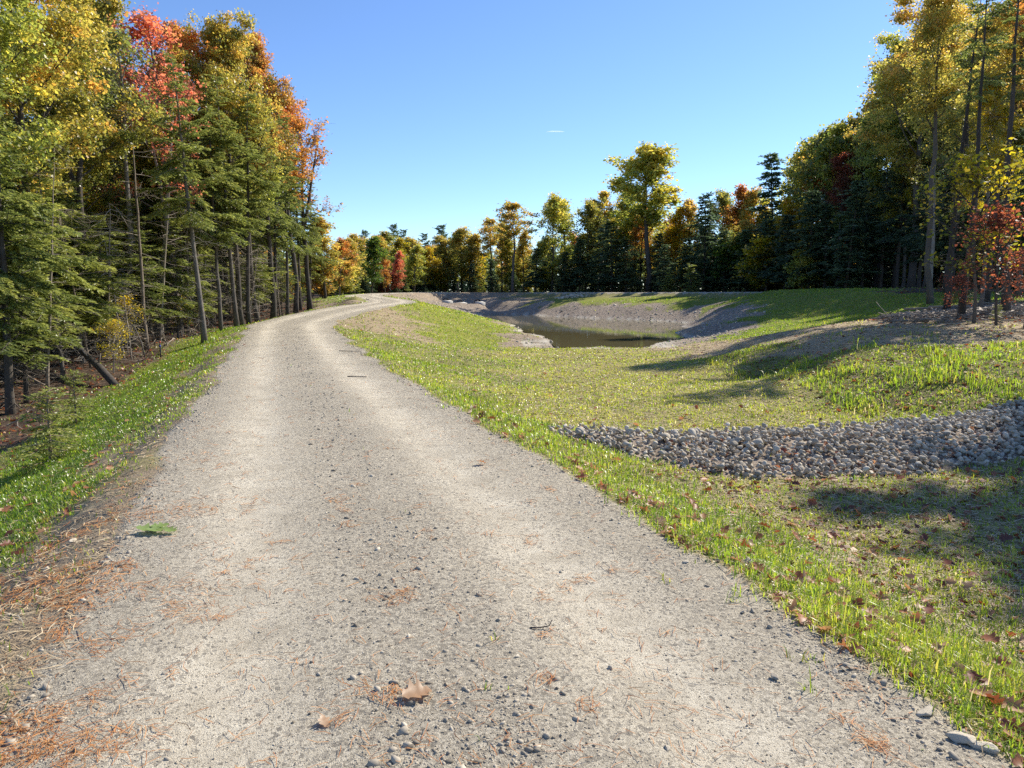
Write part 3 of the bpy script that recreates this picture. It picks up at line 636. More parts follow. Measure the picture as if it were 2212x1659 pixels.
ORD = ["first", "second", "third", "fourth", "fifth", "sixth", "seventh", "eighth", "ninth", "tenth", "eleventh", "twelfth", "thirteenth", "fourteenth", "fifteenth", "sixteenth",
       "seventeenth", "eighteenth", "nineteenth", "twentieth", "twenty-first", "twenty-second", "twenty-third", "twenty-fourth", "twenty-fifth", "twenty-sixth", "twenty-seventh", "twenty-eighth"]
TREES = []
def tree(name, proto, mat, X, Y, H, rot=None, w=1.0, bark='bark', label=None, group=None, desc=None, place=None, cat=None, lean=(0, 0), bare=False, sink=.05):
    p = PT[proto]; s = H / p['H']
    o = bpy.data.objects.new(name, None); col.objects.link(o)
    o.location = (X, Y, z1(X, Y) - sink); o.scale = (s * w, s * w, s)
    lean = (lean[0] + rng.normal(0, 1.6), lean[1] + rng.normal(0, 1.6)); o.rotation_euler = (R(lean[0]), R(lean[1]), rng.uniform(0, 6.28) if rot is None else rot); o.empty_display_size = .3
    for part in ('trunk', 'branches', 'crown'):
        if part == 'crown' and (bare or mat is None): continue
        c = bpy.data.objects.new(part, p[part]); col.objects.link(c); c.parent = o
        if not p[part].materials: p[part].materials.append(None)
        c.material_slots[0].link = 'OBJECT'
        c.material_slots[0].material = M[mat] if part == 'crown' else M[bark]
    tag(o, label, cat or "tree", group)
    if not label: TREES.append((o, desc, place, X / max(Y, .1), group))
    return o
def ptree(name, proto, mat, dx, Y, top, **k):
    """tree whose foot stands at distance Y along the direction dx, tall enough that its top reaches the level top"""
    X = (dx - 1106) / F * Y; z = z1(X, Y); H = CAM_H + (632 - top) / F * Y * 1.0 - z
    return tree(name, proto, mat, X, Y, max(H, .5), **k)
# ---- left wood, hand-placed: (name, proto, leaves, dx, Y, top, width, bark, description)
LEFT = [
    ("oak_tree", 'oakA', 'gold', 62, 22, -150, 1.0, 'bark', "tall golden oak with dark twisting trunk reaching past the top of the photo"),
    ("oak_tree", 'oakB', 'gold', 170, 26, -30, 1.0, 'bark', "golden yellow oak spreading over the hemlocks"),
    ("oak_tree", 'oakA', 'yelgreen', -60, 19, -160, 1.0, 'bark', "yellow-green oak at the edge of the view"),
    ("maple_tree", 'sparse', 'olive', 285, 29, 60, 1.15, 'palebark', "slender pale-trunked maple with thin olive-brown top"),
    ("maple_tree", 'fork', 'red', 345, 30, 120, 1.0, 'palebark', "grey forked leaning maple with scattered coral leaves"),
    ("oak_tree", 'mapleB', 'olive', 250, 34, 0, 1.2, 'bark', "olive-leaved oak with thin see-through crown"),
    ("maple_tree", 'sparse', 'red', 385, 33, 38, 1.25, 'bark', "bright red maple standing highest over the dark hemlocks"),
    ("maple_tree", 'mapleB', 'orange', 440, 36, 60, 1.0, 'bark', "orange-topped maple beside the red one"),
    ("oak_tree", 'oakA', 'gold', 525, 36, 72, .85, 'bark', "full amber-gold oak above the trunks by the road"),
    ("oak_tree", 'mapleA', 'orange', 590, 40, 105, .9, 'bark', "rusty gold oak forming the shoulder of the wood"),
    ("maple_tree", 'mapleA', 'yelgreen', 560, 38, 190, .9, 'bark', "yellow-green maple under the amber oak"),
    ("maple_tree", 'mapleB', 'orange', 640, 47, 200, 1.2, 'bark', "outermost rusty maple leaning over the road edge"),
    ("maple_tree", 'fork', 'orange', 672, 50, 235, 1.1, 'bark', "wispy thin orange maple reaching toward the open sky"),
    ("hemlock_tree", 'hemA', 'hemlock', 82, 24, 210, 1.15, 'palebark', "big feathery hemlock with grey furrowed trunk down the bank"),
    ("hemlock_tree", 'hemA', 'hemlock', 8, 18, 150, 1.0, 'bark', "dark hemlock cut by the photo's edge"),
    ("hemlock_tree", 'hemC', 'hemlock', 130, 22, 340, 1.15, 'palebark', "young feathery hemlock with thin pale stem"),
    ("hemlock_tree", 'hemC', 'hemlock', 185, 25, 400, 1.3, 'bark', "young spreading hemlock, lit yellow-green"),
    ("hemlock_tree", 'hemC', 'hemlock', 240, 27, 470, 1.3, 'bark', "low bushy hemlock left of the pale slender trunk"),
    ("hemlock_tree", 'hemC', 'hemlock', 318, 28, 500, 1.25, 'bark', "low bushy hemlock right of the pale slender trunk"),
    ("hemlock_tree", 'hemhigh', 'hemlock', 441, 27, 150, 1.0, 'palebark', "hemlock with stout bare trunk and pale dead stubs at the top of the bank"),
    ("hemlock_tree", 'hemB', 'hemlock', 478, 32, 200, .95, 'bark', "straight dark hemlock just behind the stubby trunk"),
    ("hemlock_tree", 'hemhigh', 'hemlock', 514, 33, 190, .95, 'bark', "dark hemlock trunk rising beside the grass tip"),
    ("hemlock_tree", 'hemhigh', 'hemlock', 540, 34, 215, 1.0, 'bark', "thick black-barked hemlock at the road edge"),
    ("hemlock_tree", 'hemB', 'hemlock', 595, 41, 250, .95, 'bark', "mid-sized hemlock past the thick black trunk"),
    ("hemlock_tree", 'hemhigh', 'hemlock', 622, 44, 270, .9, 'bark', "slim hemlock with high crown by the road"),
    ("hemlock_tree", 'hemB', 'hemlock', 652, 50, 330, 1.0, 'bark', "thin tall hemlock standing out at the wood's far corner"),
    ("hemlock_tree", 'hemA', 'hemlock', 672, 56, 400, .9, 'bark', "last full hemlock before the orange trees"),
    ("hemlock_tree", 'hemB', 'hemlock', 395, 34, 240, 1.0, 'bark', "dark hemlock behind the forked maple"),
    ("hemlock_tree", 'hemB', 'spruce', 330, 36, 270, 1.1, 'bark', "very dark hemlock deep behind the pale trunk"),
    ("hemlock_tree", 'hemA', 'spruce', 460, 40, 220, 1.1, 'bark', "dark full hemlock below the orange maple"),
    ("hemlock_tree", 'hemB', 'hemlock', 205, 33, 230, 1.0, 'bark', "dark hemlock below the golden oaks"),
    ("hemlock_tree", 'hemC', 'hemlock', 560, 39, 480, 1.1, 'bark', "small hemlock hanging over the road shoulder"),
    ("hemlock_tree", 'hemC', 'hemlock', 612, 46, 520, 1.0, 'bark', "small hemlock in the thin stems by the road"),
    ("hemlock_tree", 'hemC', 'hemlock', 655, 54, 540, 1.0, 'bark', "small hemlock at the bend of the road"),
    ("maple_tree", 'mapleA', 'dkred', 255, 38, 330, .9, 'bark', "deep red maple glowing behind the hemlocks"),
    ("maple_tree", 'sparse', 'yellow', 200, 30, 330, .8, 'bark', "small yellow maple under the dark crowns"),
    ("beech_sapling", 'sapling', 'yellow', 240, 22.5, 690, 1.2, 'palebark', "yellow-leaved sapling beside the fallen log"),
    ("beech_sapling", 'sapling', 'yellow', 275, 26, 640, 1.1, 'palebark', "yellow-leaved sapling by the base of the pale trunk"),
    ("beech_sapling", 'sapling', 'yellow', 395, 30, 640, 1.3, 'palebark', "yellow-leaved sapling left of the stubby trunk"),
    ("beech_sapling", 'sapling', 'yellow', 620, 48, 590, 1.3, 'palebark', "yellow-leaved sapling in the thin stems near the bend"),
    ("hemlock_tree", 'hemC', 'hemlock', 45, 19, 420, 1.4, 'bark', "bushy lit hemlock low at the left margin"),
    ("hemlock_tree", 'hemC', 'hemlock', 150, 27, 300, 1.3, 'bark', "tall young hemlock between the golden oaks and the log"),
    ("hemlock_tree", 'hemA', 'hemlock', 250, 31, 360, 1.1, 'bark', "layered hemlock left of the pale slender trunk, mid height"),
    ("hemlock_tree", 'hemC', 'hemlock', 385, 30, 480, 1.2, 'bark', "young hemlock under the forked leaning maple"),
    ("hemlock_shrub", 'hemshrub', 'hemlock', 88, 11.6, 838, 1.15, 'twig', "low hemlock shrub at the foot of the grass bank"),
    ("hemlock_shrub", 'hemshrub', 'hemlock', 150, 15.5, 800, .9, 'twig', "smaller hemlock shrub behind the low one on the bank"),
    ("hemlock_shrub", 'hemshrub', 'hemlock', 345, 25, 745, .8, 'twig', "tiny hemlock shrub near the blue-ribboned stake"),
]
for nm, pr, mt, dx, Y, top, w, bk, d in LEFT:
    ptree(nm, pr, mt, dx, Y, top, w=w, bark=bk, label=d, group="trees of the left wood", cat="shrub" if "shrub" in nm else "tree")
# fill of the left wood, rows going back
FG = "trees filling the left wood"
k = 0
def left_edge(y): return float(np.interp(y, [0, 9, 19, 28, 31, 40, 50, 60, 75], [-6.6, -10.2, -13.8, -14.2, -14, -14.5, -15, -19, -22]))
g_ = np.random.default_rng(5)
for row, (off, step) in enumerate(((3.5, 3.2), (8, 4), (13.5, 5), (20, 6.5), (28, 8))):
    y = 4.0 + row * 2
    while y < 76:
        X = left_edge(y) - off - g_.uniform(-1.2, 1.2); Y = y + g_.uniform(-1, 1); y += step * g_.uniform(.75, 1.25)
        if X / Y < -1.1: continue
        con = g_.random() < (.62 if row < 3 else .5)
        px = X / Y * F + 1106
        top_lim = float(np.interp(px, [-300, 0, 300, 400, 560, 640, 700], [-100, 60, 200, 170, 170, 300, 420])) + g_.uniform(0, 130)
        if con: tree("hemlock_tree", ['hemA', 'hemB', 'hemhigh'][k % 3], ['hemlock', 'spruce', 'hemlock'][k % 3], X, Y, max(5, CAM_H + (632 - top_lim) / F * Y + .8), desc="dark hemlock", place="deep in the left wood", group=FG)
        else: tree("maple_tree", ['mapleA', 'oakA', 'mapleB', 'farB'][k % 4], ['gold', 'orange', 'yelgreen', 'gold', 'olive', 'olive'][int(g_.integers(0, 6))], X, Y, max(6, CAM_H + (632 - top_lim) / F * Y + .8), desc="autumn hardwood", place="deep in the left wood", group=FG)
        k += 1
# dead understory stems
for i in range(84):
    y = g_.uniform(9, 46); X = left_edge(y) - g_.uniform(-.6, 7) ; 
    if X / y < -.85: continue
    tree("dead_sapling", 'dead' if i % 3 else 'deadtall', None, X, y, g_.uniform(3, 6.5) if i % 3 else g_.uniform(6, 10), bark='twig', lean=(g_.uniform(-8, 8), g_.uniform(-8, 8)), bare=True, desc="bare grey dead sapling", place="in the understory of the left wood", group="dead saplings under the left wood", cat="dead sapling", w=g_.uniform(.9, 1.3))

# ---- far-left wood beyond the bend
FAR1 = [("maple_tree", 'farB', 'gold', 705, 64, 478, 1.0), ("maple_tree", 'farA', 'orange', 735, 72, 520, .8), ("maple_tree", 'farA', 'gold', 820, 118, 516, 1.0), ("maple_tree", 'farB', 'yellow', 868, 126, 522, 1.0), ("maple_tree", 'farA', 'gold', 885, 132, 520, 1.0), ("maple_tree", 'farB', 'yelgreen', 980, 130, 512, 1.0), ("maple_tree", 'farB', 'gold', 1015, 122, 512, 1.0), ("maple_tree", 'farA', 'gold', 755, 96, 524, .9), ("maple_tree", 'farB', 'gold', 768, 84, 522, .9), ("maple_tree", 'farB', 'green', 806, 92, 516, 1.0),
        ("maple_tree", 'farB', 'gold', 785, 120, 512, 1.1), ("maple_tree", 'farB', 'red', 862, 104, 548, .7), ("maple_tree", 'farA', 'orange', 835, 98, 560, .7), ("maple_tree", 'farB', 'olive', 838, 128, 508, 1.2), ("maple_tree", 'farB', 'yelgreen', 895, 110, 535, 1.0), ("maple_tree", 'farB', 'yellow', 915, 118, 540, 1.0),
        ("maple_tree", 'farA', 'gold', 938, 125, 536, 1.0), ("maple_tree", 'farB', 'gold', 965, 122, 515, 1.0), ("maple_tree", 'farA', 'gold', 1000, 124, 498, 1.0), ("maple_tree", 'farB', 'yellow', 1028, 126, 520, .9),
        ("pine_tree", 'farpine', 'spruce', 858, 150, 495, 1.0), ("pine_tree", 'farpine', 'spruce', 880, 155, 506, 1.0), ("pine_tree", 'farpine', 'spruce', 925, 150, 514, 1.0), ("pine_tree", 'farpine', 'spruce', 962, 145, 496, 1.2), ("pine_tree", 'farpine', 'spruce', 990, 150, 512, 1.1), ("pine_tree", 'farpine', 'spruce', 790, 150, 508, 1.0),
        ("spruce_tree", 'farspruce', 'spruce', 868, 114, 575, 1.3), ("spruce_tree", 'farspruce', 'spruce', 905, 116, 585, 1.3), ("spruce_tree", 'farhem', 'spruce', 790, 98, 585, 1.3), ("maple_tree", 'farbush', 'gold', 748, 80, 575, 1.2), ("spruce_tree", 'farhem', 'hemlock', 772, 88, 600, 1.2), ("maple_tree", 'farbush', 'dkred', 833, 104, 590, 1.2), ("maple_tree", 'farbush', 'yellow', 948, 121, 590, 1.2),
        ("maple_tree", 'farbush', 'orange', 700, 66, 570, 1.2), ("spruce_tree", 'farhem', 'spruce', 930, 120, 590, 1.2)]
CW = {'orange': "orange maple", 'gold': "golden hardwood", 'green': "green-leaved hardwood", 'red': "red maple", 'olive': "olive-brown hardwood", 'yelgreen': "yellow-green hardwood", 'yellow': "bright yellow hardwood", 'dkred': "dark red maple", 'spruce': "dark evergreen", 'hemlock': "green hemlock"}
for nm, pr, mt, dx, Y, top, w in FAR1:
    ptree(nm, pr, mt, dx, Y, top - 6, w=w * (1.55 if 'far' in pr and 'pine' not in pr else 1.2), desc=("low " if 'bush' in pr else "") + CW[mt] + (" peeking over the treetops" if nm == "pine_tree" else ""), place="beyond the bend of the road", group="trees beyond the bend")
# ---- far wood behind the pond's far bank
FAR2 = [("maple_tree", 'farthin', 'gold', 1062, 118, 470, 1.1), ("oak_tree", 'farthin', 'gold', 1108, 113, 436, 1.25), ("oak_tree", 'farA', 'gold', 1085, 124, 480, .9), ("oak_tree", 'farA', 'yelgreen', 1190, 114, 424, .9), ("oak_tree", 'farC', 'yelgreen', 1222, 118, 424, .9),
        ("oak_tree", 'farA', 'olive', 1262, 112, 436, .8), ("oak_tree", 'farC', 'gold', 1302, 116, 402, .9), ("oak_tree", 'farA', 'yelgreen', 1338, 118, 404, .8), ("oak_tree", 'tallfar', 'yelgreen', 1398, 104, 318, 1.25), ("oak_tree", 'farB', 'gold', 1480, 108, 432, .9),
        ("maple_tree", 'farB', 'yellow', 1450, 108, 450, .8), ("spruce_tree", 'farhem', 'spruce', 1522, 100, 428, 1.0), ("maple_tree", 'farA', 'olive', 1548, 112, 415, .8), ("maple_tree", 'farB', 'orange', 1592, 106, 404, .8), ("maple_tree", 'farA', 'gold', 1620, 104, 410, .8), ("spruce_tree", 'farspruce', 'spruce', 1664, 92, 343, .85),
        ("maple_tree", 'farA', 'yelgreen', 1702, 96, 320, .9), ("oak_tree", 'farC', 'gold', 1738, 92, 285, .8), ("oak_tree", 'farA', 'olive', 1768, 88, 285, .8), ("oak_tree", 'farC', 'yelgreen', 1800, 84, 252, .8), ("oak_tree", 'farA', 'gold', 1846, 78, 222, .85), ("oak_tree", 'farC', 'olive', 1820, 86, 250, .8),
        ("oak_tree", 'oakA', 'gold', 1884, 68, 160, .8), ("oak_tree", 'oakB', 'yelgreen', 1925, 62, 95, .8), ("oak_tree", 'oakA', 'gold', 1960, 56, 30, .9), ("maple_tree", 'mapleA', 'yellow', 1940, 58, 330, .9),
        ("maple_tree", 'mapleB', 'dkred', 1800, 82, 330, .9), ("maple_tree", 'farB', 'yellow', 1700, 86, 430, .8), ("maple_tree", 'farbush', 'yellow', 1650, 84, 520, 1.1), ("maple_tree", 'farbush', 'green', 1590, 92, 515, 1.1), ("maple_tree", 'farbush', 'yelgreen', 1725, 76, 545, 1.1),
        ("spruce_tree", 'farspruce', 'spruce', 1515, 94, 470, 1.3), ("spruce_tree", 'farspruce', 'spruce', 1320, 105, 480, 1.2), ("spruce_tree", 'farspruce', 'spruce', 1290, 108, 490, 1.2), ("spruce_tree", 'farhem', 'spruce', 1350, 103, 520, 1.2), ("spruce_tree", 'farspruce', 'spruce', 1065, 114, 560, 1.3), ("spruce_tree", 'farspruce', 'spruce', 1020, 117, 570, 1.3),
        ("spruce_tree", 'farhem', 'spruce', 1155, 112, 540, 1.3), ("spruce_tree", 'farspruce', 'spruce', 1215, 110, 545, 1.2), ("spruce_tree", 'farhem', 'spruce', 1250, 110, 520, 1.2), ("spruce_tree", 'farspruce', 'spruce', 1430, 98, 530, 1.2), ("spruce_tree", 'farhem', 'spruce', 1475, 97, 520, 1.2), ("spruce_tree", 'farspruce', 'spruce', 1560, 92, 500, 1.2), ("spruce_tree", 'farspruce', 'spruce', 1605, 90, 500, 1.2),
        ("spruce_tree", 'smallspruce', 'hemlock', 1490, 88, 575, 1.2), ("spruce_tree", 'smallspruce', 'hemlock', 1440, 93, 590, 1.2), ("spruce_tree", 'farhem', 'spruce', 1650, 84, 480, 1.2), ("spruce_tree", 'farhem', 'spruce', 1690, 80, 470, 1.2), ("spruce_tree", 'farspruce', 'spruce', 1740, 76, 420, 1.1), ("spruce_tree", 'farhem', 'spruce', 1775, 74, 450, 1.2),
        ("spruce_tree", 'farspruce', 'spruce', 1820, 70, 400, 1.1), ("spruce_tree", 'hemB', 'spruce', 1855, 66, 380, 1.1), ("spruce_tree", 'hemA', 'spruce', 1895, 62, 380, 1.1), ("spruce_tree", 'hemB', 'spruce', 1930, 58, 330, 1.1), ("maple_tree", 'sparse', 'gold', 1985, 47, 380, .9), ("spruce_tree", 'hemA', 'spruce', 1975, 52, 380, 1.1),
        ("maple_tree", 'farB', 'gold', 1130, 120, 500, .9), ("maple_tree", 'farB', 'yelgreen', 1365, 116, 470, .8), ("maple_tree", 'farbush', 'yelgreen', 1175, 114, 580, 1), ("spruce_tree", 'farhem', 'spruce', 1110, 116, 590, 1.4), ("spruce_tree", 'farhem', 'spruce', 980, 119, 590, 1.3)]
for nm, pr, mt, dx, Y, top, w in FAR2:
    lab = None
    if pr == 'tallfar': lab = "tallest broad-crowned oak standing above the treeline behind the pond"
    if dx == 1592: lab = "rusty orange maple in the treeline behind the pond"
    if dx == 1664: lab = "pointed dark spruce sticking up above the treeline on the right"
    if dx == 1108: lab = "thin-crowned lone-looking oak with black trunk behind the pond"
    if dx >= 1840: Y *= 1.14
    ptree(nm, pr, mt, dx, Y, top, w=w * 1.28, bark='bark', label=lab, desc=("low " if 'bush' in pr or 'small' in pr else "thin-crowned " if pr in ('farthin', 'sparse') else "") + CW[mt], place="in the wood behind the far bank", group="trees behind the far bank")
# rows filling the far wood
BG = "trees filling the far wood"; k = 0
FR = np.array([(-22, 86), (-15, 118), (-6, 122), (4, 118), (13, 112), (20, 104), (27, 94), (36, 86), (40, 75), (41, 63), (40, 53), (38, 44), (35, 36)], float)
for row, off in enumerate((2, 7, 13, 21)):
    P = resample(np.c_[FR, np.zeros(len(FR))], 4.0 + row * .7)
    for i in range(len(P) - 1):
        v = P[min(i + 1, len(P) - 1)] - P[max(i - 1, 0)]; v = v / np.linalg.norm(v); nrm = np.array([-v[1], v[0]])
        X = P[i, 0] + nrm[0] * off + g_.uniform(-1.5, 1.5); Y = P[i, 1] + nrm[1] * off + g_.uniform(-1.5, 1.5)
        if Y < 20: continue
        px = X / Y * F + 1106
        if px > 2400 or px < 560: continue
        top = float(np.interp(px, [600, 760, 980, 1060, 1200, 1320, 1500, 1640, 1740, 1860, 1930, 2000, 2200], [560, 545, 540, 500, 470, 450, 460, 450, 370, 280, 200, 80, 0])) + g_.uniform(-12, 55 if Y > 60 else 140)
        H = CAM_H + (632 - top) / F * Y - 1.3
        if H < 3: continue
        near = Y < 62
        con = g_.random() < (.4 if row < 2 else .3)
        if con and not (near and g_.random() < .4):
            pr = (['hemB', 'hemhigh', 'hemA'] if near else ['farspruce', 'farhem', 'farhem'])[k % 3]
            tree("spruce_tree", pr, 'spruce' if g_.random() < .6 else 'hemlock', X, Y, H * g_.uniform(.55, .92), w=1.15, desc="dark evergreen", place="deep in the far wood", group=BG)
        else:
            pr = ((['mapleB', 'sparse', 'mapleB'] if Y < 46 else ['oakB', 'mapleA', 'mapleB']) if near else ['farA', 'farB', 'farC'])[k % 3]
            mt = ['gold', 'yelgreen', 'yelgreen', 'gold', 'orange', 'yellow'][int(g_.integers(0, 6))]
            tree("maple_tree", pr, mt, X, Y, H, w=1.25, desc="autumn hardwood", place="deep in the far wood", group=BG)
        k += 1
# understory of the far wood
for row, off in enumerate((1.0, 5, 10, 17)):
    P = resample(np.c_[FR, np.zeros(len(FR))], 2.9 + row * .6)
    for i in range(len(P) - 1):
        v = P[min(i + 1, len(P) - 1)] - P[max(i - 1, 0)]; v = v / np.linalg.norm(v); nrm = np.array([-v[1], v[0]])
        X = P[i, 0] + nrm[0] * off + g_.uniform(-1, 1); Y = P[i, 1] + nrm[1] * off + g_.uniform(-1, 1); px = X / max(Y, 1) * F + 1106
        if Y < 30 or px > 2330 or px < 640: continue
        q = g_.random(); H = g_.uniform(3, 8) if row else g_.uniform(1.5, 6)
        if q < .72: tree("spruce_tree", ['farhem', 'smallspruce', 'farspruce'][int(g_.integers(0, 3))], 'spruce' if g_.random() < .75 else 'hemlock', X, Y, H, w=1.25, desc="small dark evergreen", place="under the far wood", group="undergrowth of the far wood")
        else: tree("maple_tree", 'farbush', ['yellow', 'gold', 'olive', 'green', 'orange', 'yelgreen'][int(g_.integers(0, 6))], X, Y, H * .8, desc="small autumn maple", place="under the far wood", group="undergrowth of the far wood")
# understory of the left wood
for row, (off, step) in enumerate(((1.5, 3.0), (5.5, 3.0), (10, 3.6))):
    y = 12.0 + row
    while y < 72:
        X = left_edge(y) - off - g_.uniform(-1, 1.2); Y = y + g_.uniform(-1, 1); y += step * g_.uniform(.7, 1.3)
        if X / Y < -.95: continue
        H = g_.uniform(2.5, 6.5)
        if g_.random() < .8: tree("hemlock_tree", 'hemC', 'hemlock' if g_.random() < .7 else 'spruce', X, Y, H, w=1.35, bark='palebark', desc="young feathery hemlock", place="in the undergrowth of the left wood", group="undergrowth of the left wood")
        else: tree("beech_sapling", 'bush', ['yellow', 'yelgreen', 'gold', 'orange'][int(g_.integers(0, 4))], X, Y, H * .8, desc="small bright-leaved sapling", place="in the undergrowth of the left wood", group="undergrowth of the left wood")
# ---- right wood, near
RIGHT = [("pine_tree", 'pinehigh', 'hemlock', 2168, 25, -60, 1.0, 'bark', "thickest black-barked pine on the mulch mound"),
         ("pine_tree", 'pinehigh', 'hemlock', 2072, 24.5, -25, .8, 'bark', "straight dark trunk left of the thickest one on the mulch mound"),
         ("oak_tree", 'mapleB', 'gold', 2005, 37, -10, 1.0, 'bark', "gold-leaved oak leaning out over the grass on the right"),
         ("oak_tree", 'mapleB', 'gold', 2120, 33, -30, 1.2, 'bark', "dense golden oak behind the two dark trunks"),
         ("oak_tree", 'mapleB', 'orange', 2230, 29, -40, 1.0, 'bark', "amber oak crossing the right margin"),
         ("oak_tree", 'mapleA', 'gold', 2040, 42, 60, 1.1, 'bark', "slim golden oak filling between the right trunks"),
         ("maple_tree", 'mapleA', 'yellow', 2110, 29, 180, .8, 'palebark', "yellow maple glowing between the two dark trunks"),
         ("maple_tree", 'sapling', 'yellow', 2100, 22, 350, 1.2, 'bark', "small bright yellow maple in front of the dark trunks"),
         ("maple_tree", 'sapling', 'dkred', 2150, 20.5, 450, 1.3, 'bark', "small crimson maple at the foot of the thickest trunk"),
         ("maple_tree", 'sapling', 'dkred', 2208, 19.5, 540, 1.1, 'bark', "crimson shrub-like maple at the right margin"),
         ("maple_tree", 'sapling', 'dkred', 2066, 24, 590, 1.2, 'bark', "coppery sapling wrapped round the straight dark trunk"),
         ("maple_tree", 'sparse', 'olive', 2000, 41, 250, 1.0, 'palebark', "pale slim tree with few leaves at the wood's right edge"),
         ("pine_tree", 'pinehigh', 'hemlock', 2040, 30, -10, .8, 'bark', "grey-green pine with its crown above the right trunks"),
         ("spruce_tree", 'hemA', 'spruce', 2050, 44, 300, 1.2, 'bark', "dark spruce at the back of the right wood"),
         ("spruce_tree", 'hemB', 'spruce', 2110, 40, 280, 1.2, 'bark', "dark spruce behind the yellow maple"),
         ("spruce_tree", 'hemA', 'spruce', 2190, 35, 260, 1.2, 'bark', "dark spruce behind the amber oak"),
         ("hemlock_shrub", 'hemshrub', 'hemlock', 2150, 22.5, 660, 1.1, 'twig', "dark hemlock shrub under the thickest trunk"),
         ]
for nm, pr, mt, dx, Y, top, w, bk, d in RIGHT:
    ptree(nm, pr, mt, dx, Y, top, w=w, bark=bk, label=d, group="trees of the right wood", cat="shrub" if "shrub" in nm else "tree")
# trees outside the frame to the right that shade the foreground and the steep bank
for (X, Y, H, pr) in ((15.2, 14.4, 10.6, 'oakA'), (18.3, 17.0, 12.6, 'oakB'), (17.0, 11.2, 10.4, 'mapleA'), (14.6, 11.4, 8.0, 'mapleB')):
    tree("oak_tree" if 'oak' in pr or 'maple' in pr else "hemlock_tree", pr, 'gold' if 'oak' in pr else 'hemlock', X, Y, H, label="roadside tree just outside the view, casting shade on the grass", group="shade trees outside the view")
# unique labels by rank from left to right within each kind
from collections import defaultdict
dd = defaultdict(list)
for r_ in TREES: dd[(r_[1], r_[2])].append(r_)
for (d, pl), L_ in dd.items():
    L_.sort(key=lambda q: q[3])
    for i, q in enumerate(L_):
        if len(L_) == 1: q[0]["label"] = f"{d} {pl}"
        elif len(L_) <= 28: q[0]["label"] = f"{ORD[i]} {d} from the left {pl}"
        else: q[0]["label"] = f"{d} half hidden {pl}"

# ------------------------------------------------------------------ distant woods closing the view behind the counted trees (one mass)
def build_distant():
    g = np.random.default_rng(77); n = 75000
    a = g.uniform(-62, 62, n); rr = g.uniform(0, 1, n)
    base = np.interp(a, [-62, -40, -22, -16, -5, 8, 18, 30, 62], [66, 74, 118, 165, 168, 158, 138, 100, 78])
    r = base + rr * 22; h = np.interp(a, [-62, -40, -22, -16, 18, 30, 62], [15, 15, 14, 11, 11, 14, 17]) * (.7 + .45 * fbm(a * 1.0, rr * 3, 2.2, 5))
    z = .6 + h * g.uniform(0, 1, n) ** 1.25
    C = np.stack([r * np.sin(np.radians(a)), r * np.cos(np.radians(a)), z], 1)
    U = unit(g.normal(0, 1, (n, 3))); W = unit(np.cross(U, g.normal(0, 1, (n, 3)))); L = g.uniform(.5, 1.3, n)
    V, F_ = quads_from(C, U, W, L, L * .7)
    tint = np.clip(g.normal(.35, .2, n) + (z - 8) * .04, 0, 1)
    mi = (fbm(a, z * .3, 2.5, 8, 2) > .55).astype(int) * (z > 5)
    o = mk("distant_woods", V, [F_], None, None, {"v": ('FACE', 'FLOAT', tint)}, mats=[M['spruce'], M['olive']], midx=mi)
    tag(o, "far mass of mixed dark evergreens and autumn trees closing the view", "woods", kind="stuff")
build_distant()

# ------------------------------------------------------------------ grass, straw, needles
def scatter(n, r0, r1, seed, half=46):
    g = np.random.default_rng(seed); r = np.exp(g.uniform(math.log(r0), math.log(r1), n)); a = np.radians(g.uniform(-half, half, n))
    return r * np.sin(a), r * np.cos(a), r, g
def blades(X, Y, Z, H, Wd, g, bend=.5, tint=None):
    n = len(X); a = g.uniform(0, 2 * math.pi, n); dx, dy = np.cos(a), np.sin(a); sx, sy = -dy, dx
    ln = g.uniform(.1, bend, n); b = np.stack([X, Y, Z], 1); s = np.stack([sx, sy, 0 * sx], 1) * (Wd * .5)[:, None]
    d = np.stack([dx, dy, 0 * dx], 1)
    mid = b + d * (H * ln * .35)[:, None] + np.array([0, 0, 1.]) * (H * .55)[:, None]
    tip = b + d * (H * ln * 1.2)[:, None] + np.array([0, 0, 1.]) * (H * (1 - ln * .45))[:, None]
    V = np.stack([b - s, b + s, mid + s * .8, mid - s * .8, tip], 1).reshape(-1, 3)
    k = np.arange(n)[:, None] * 5
    return V, k + np.array([[0, 1, 2, 3]]), k + np.array([[3, 2, 4]])
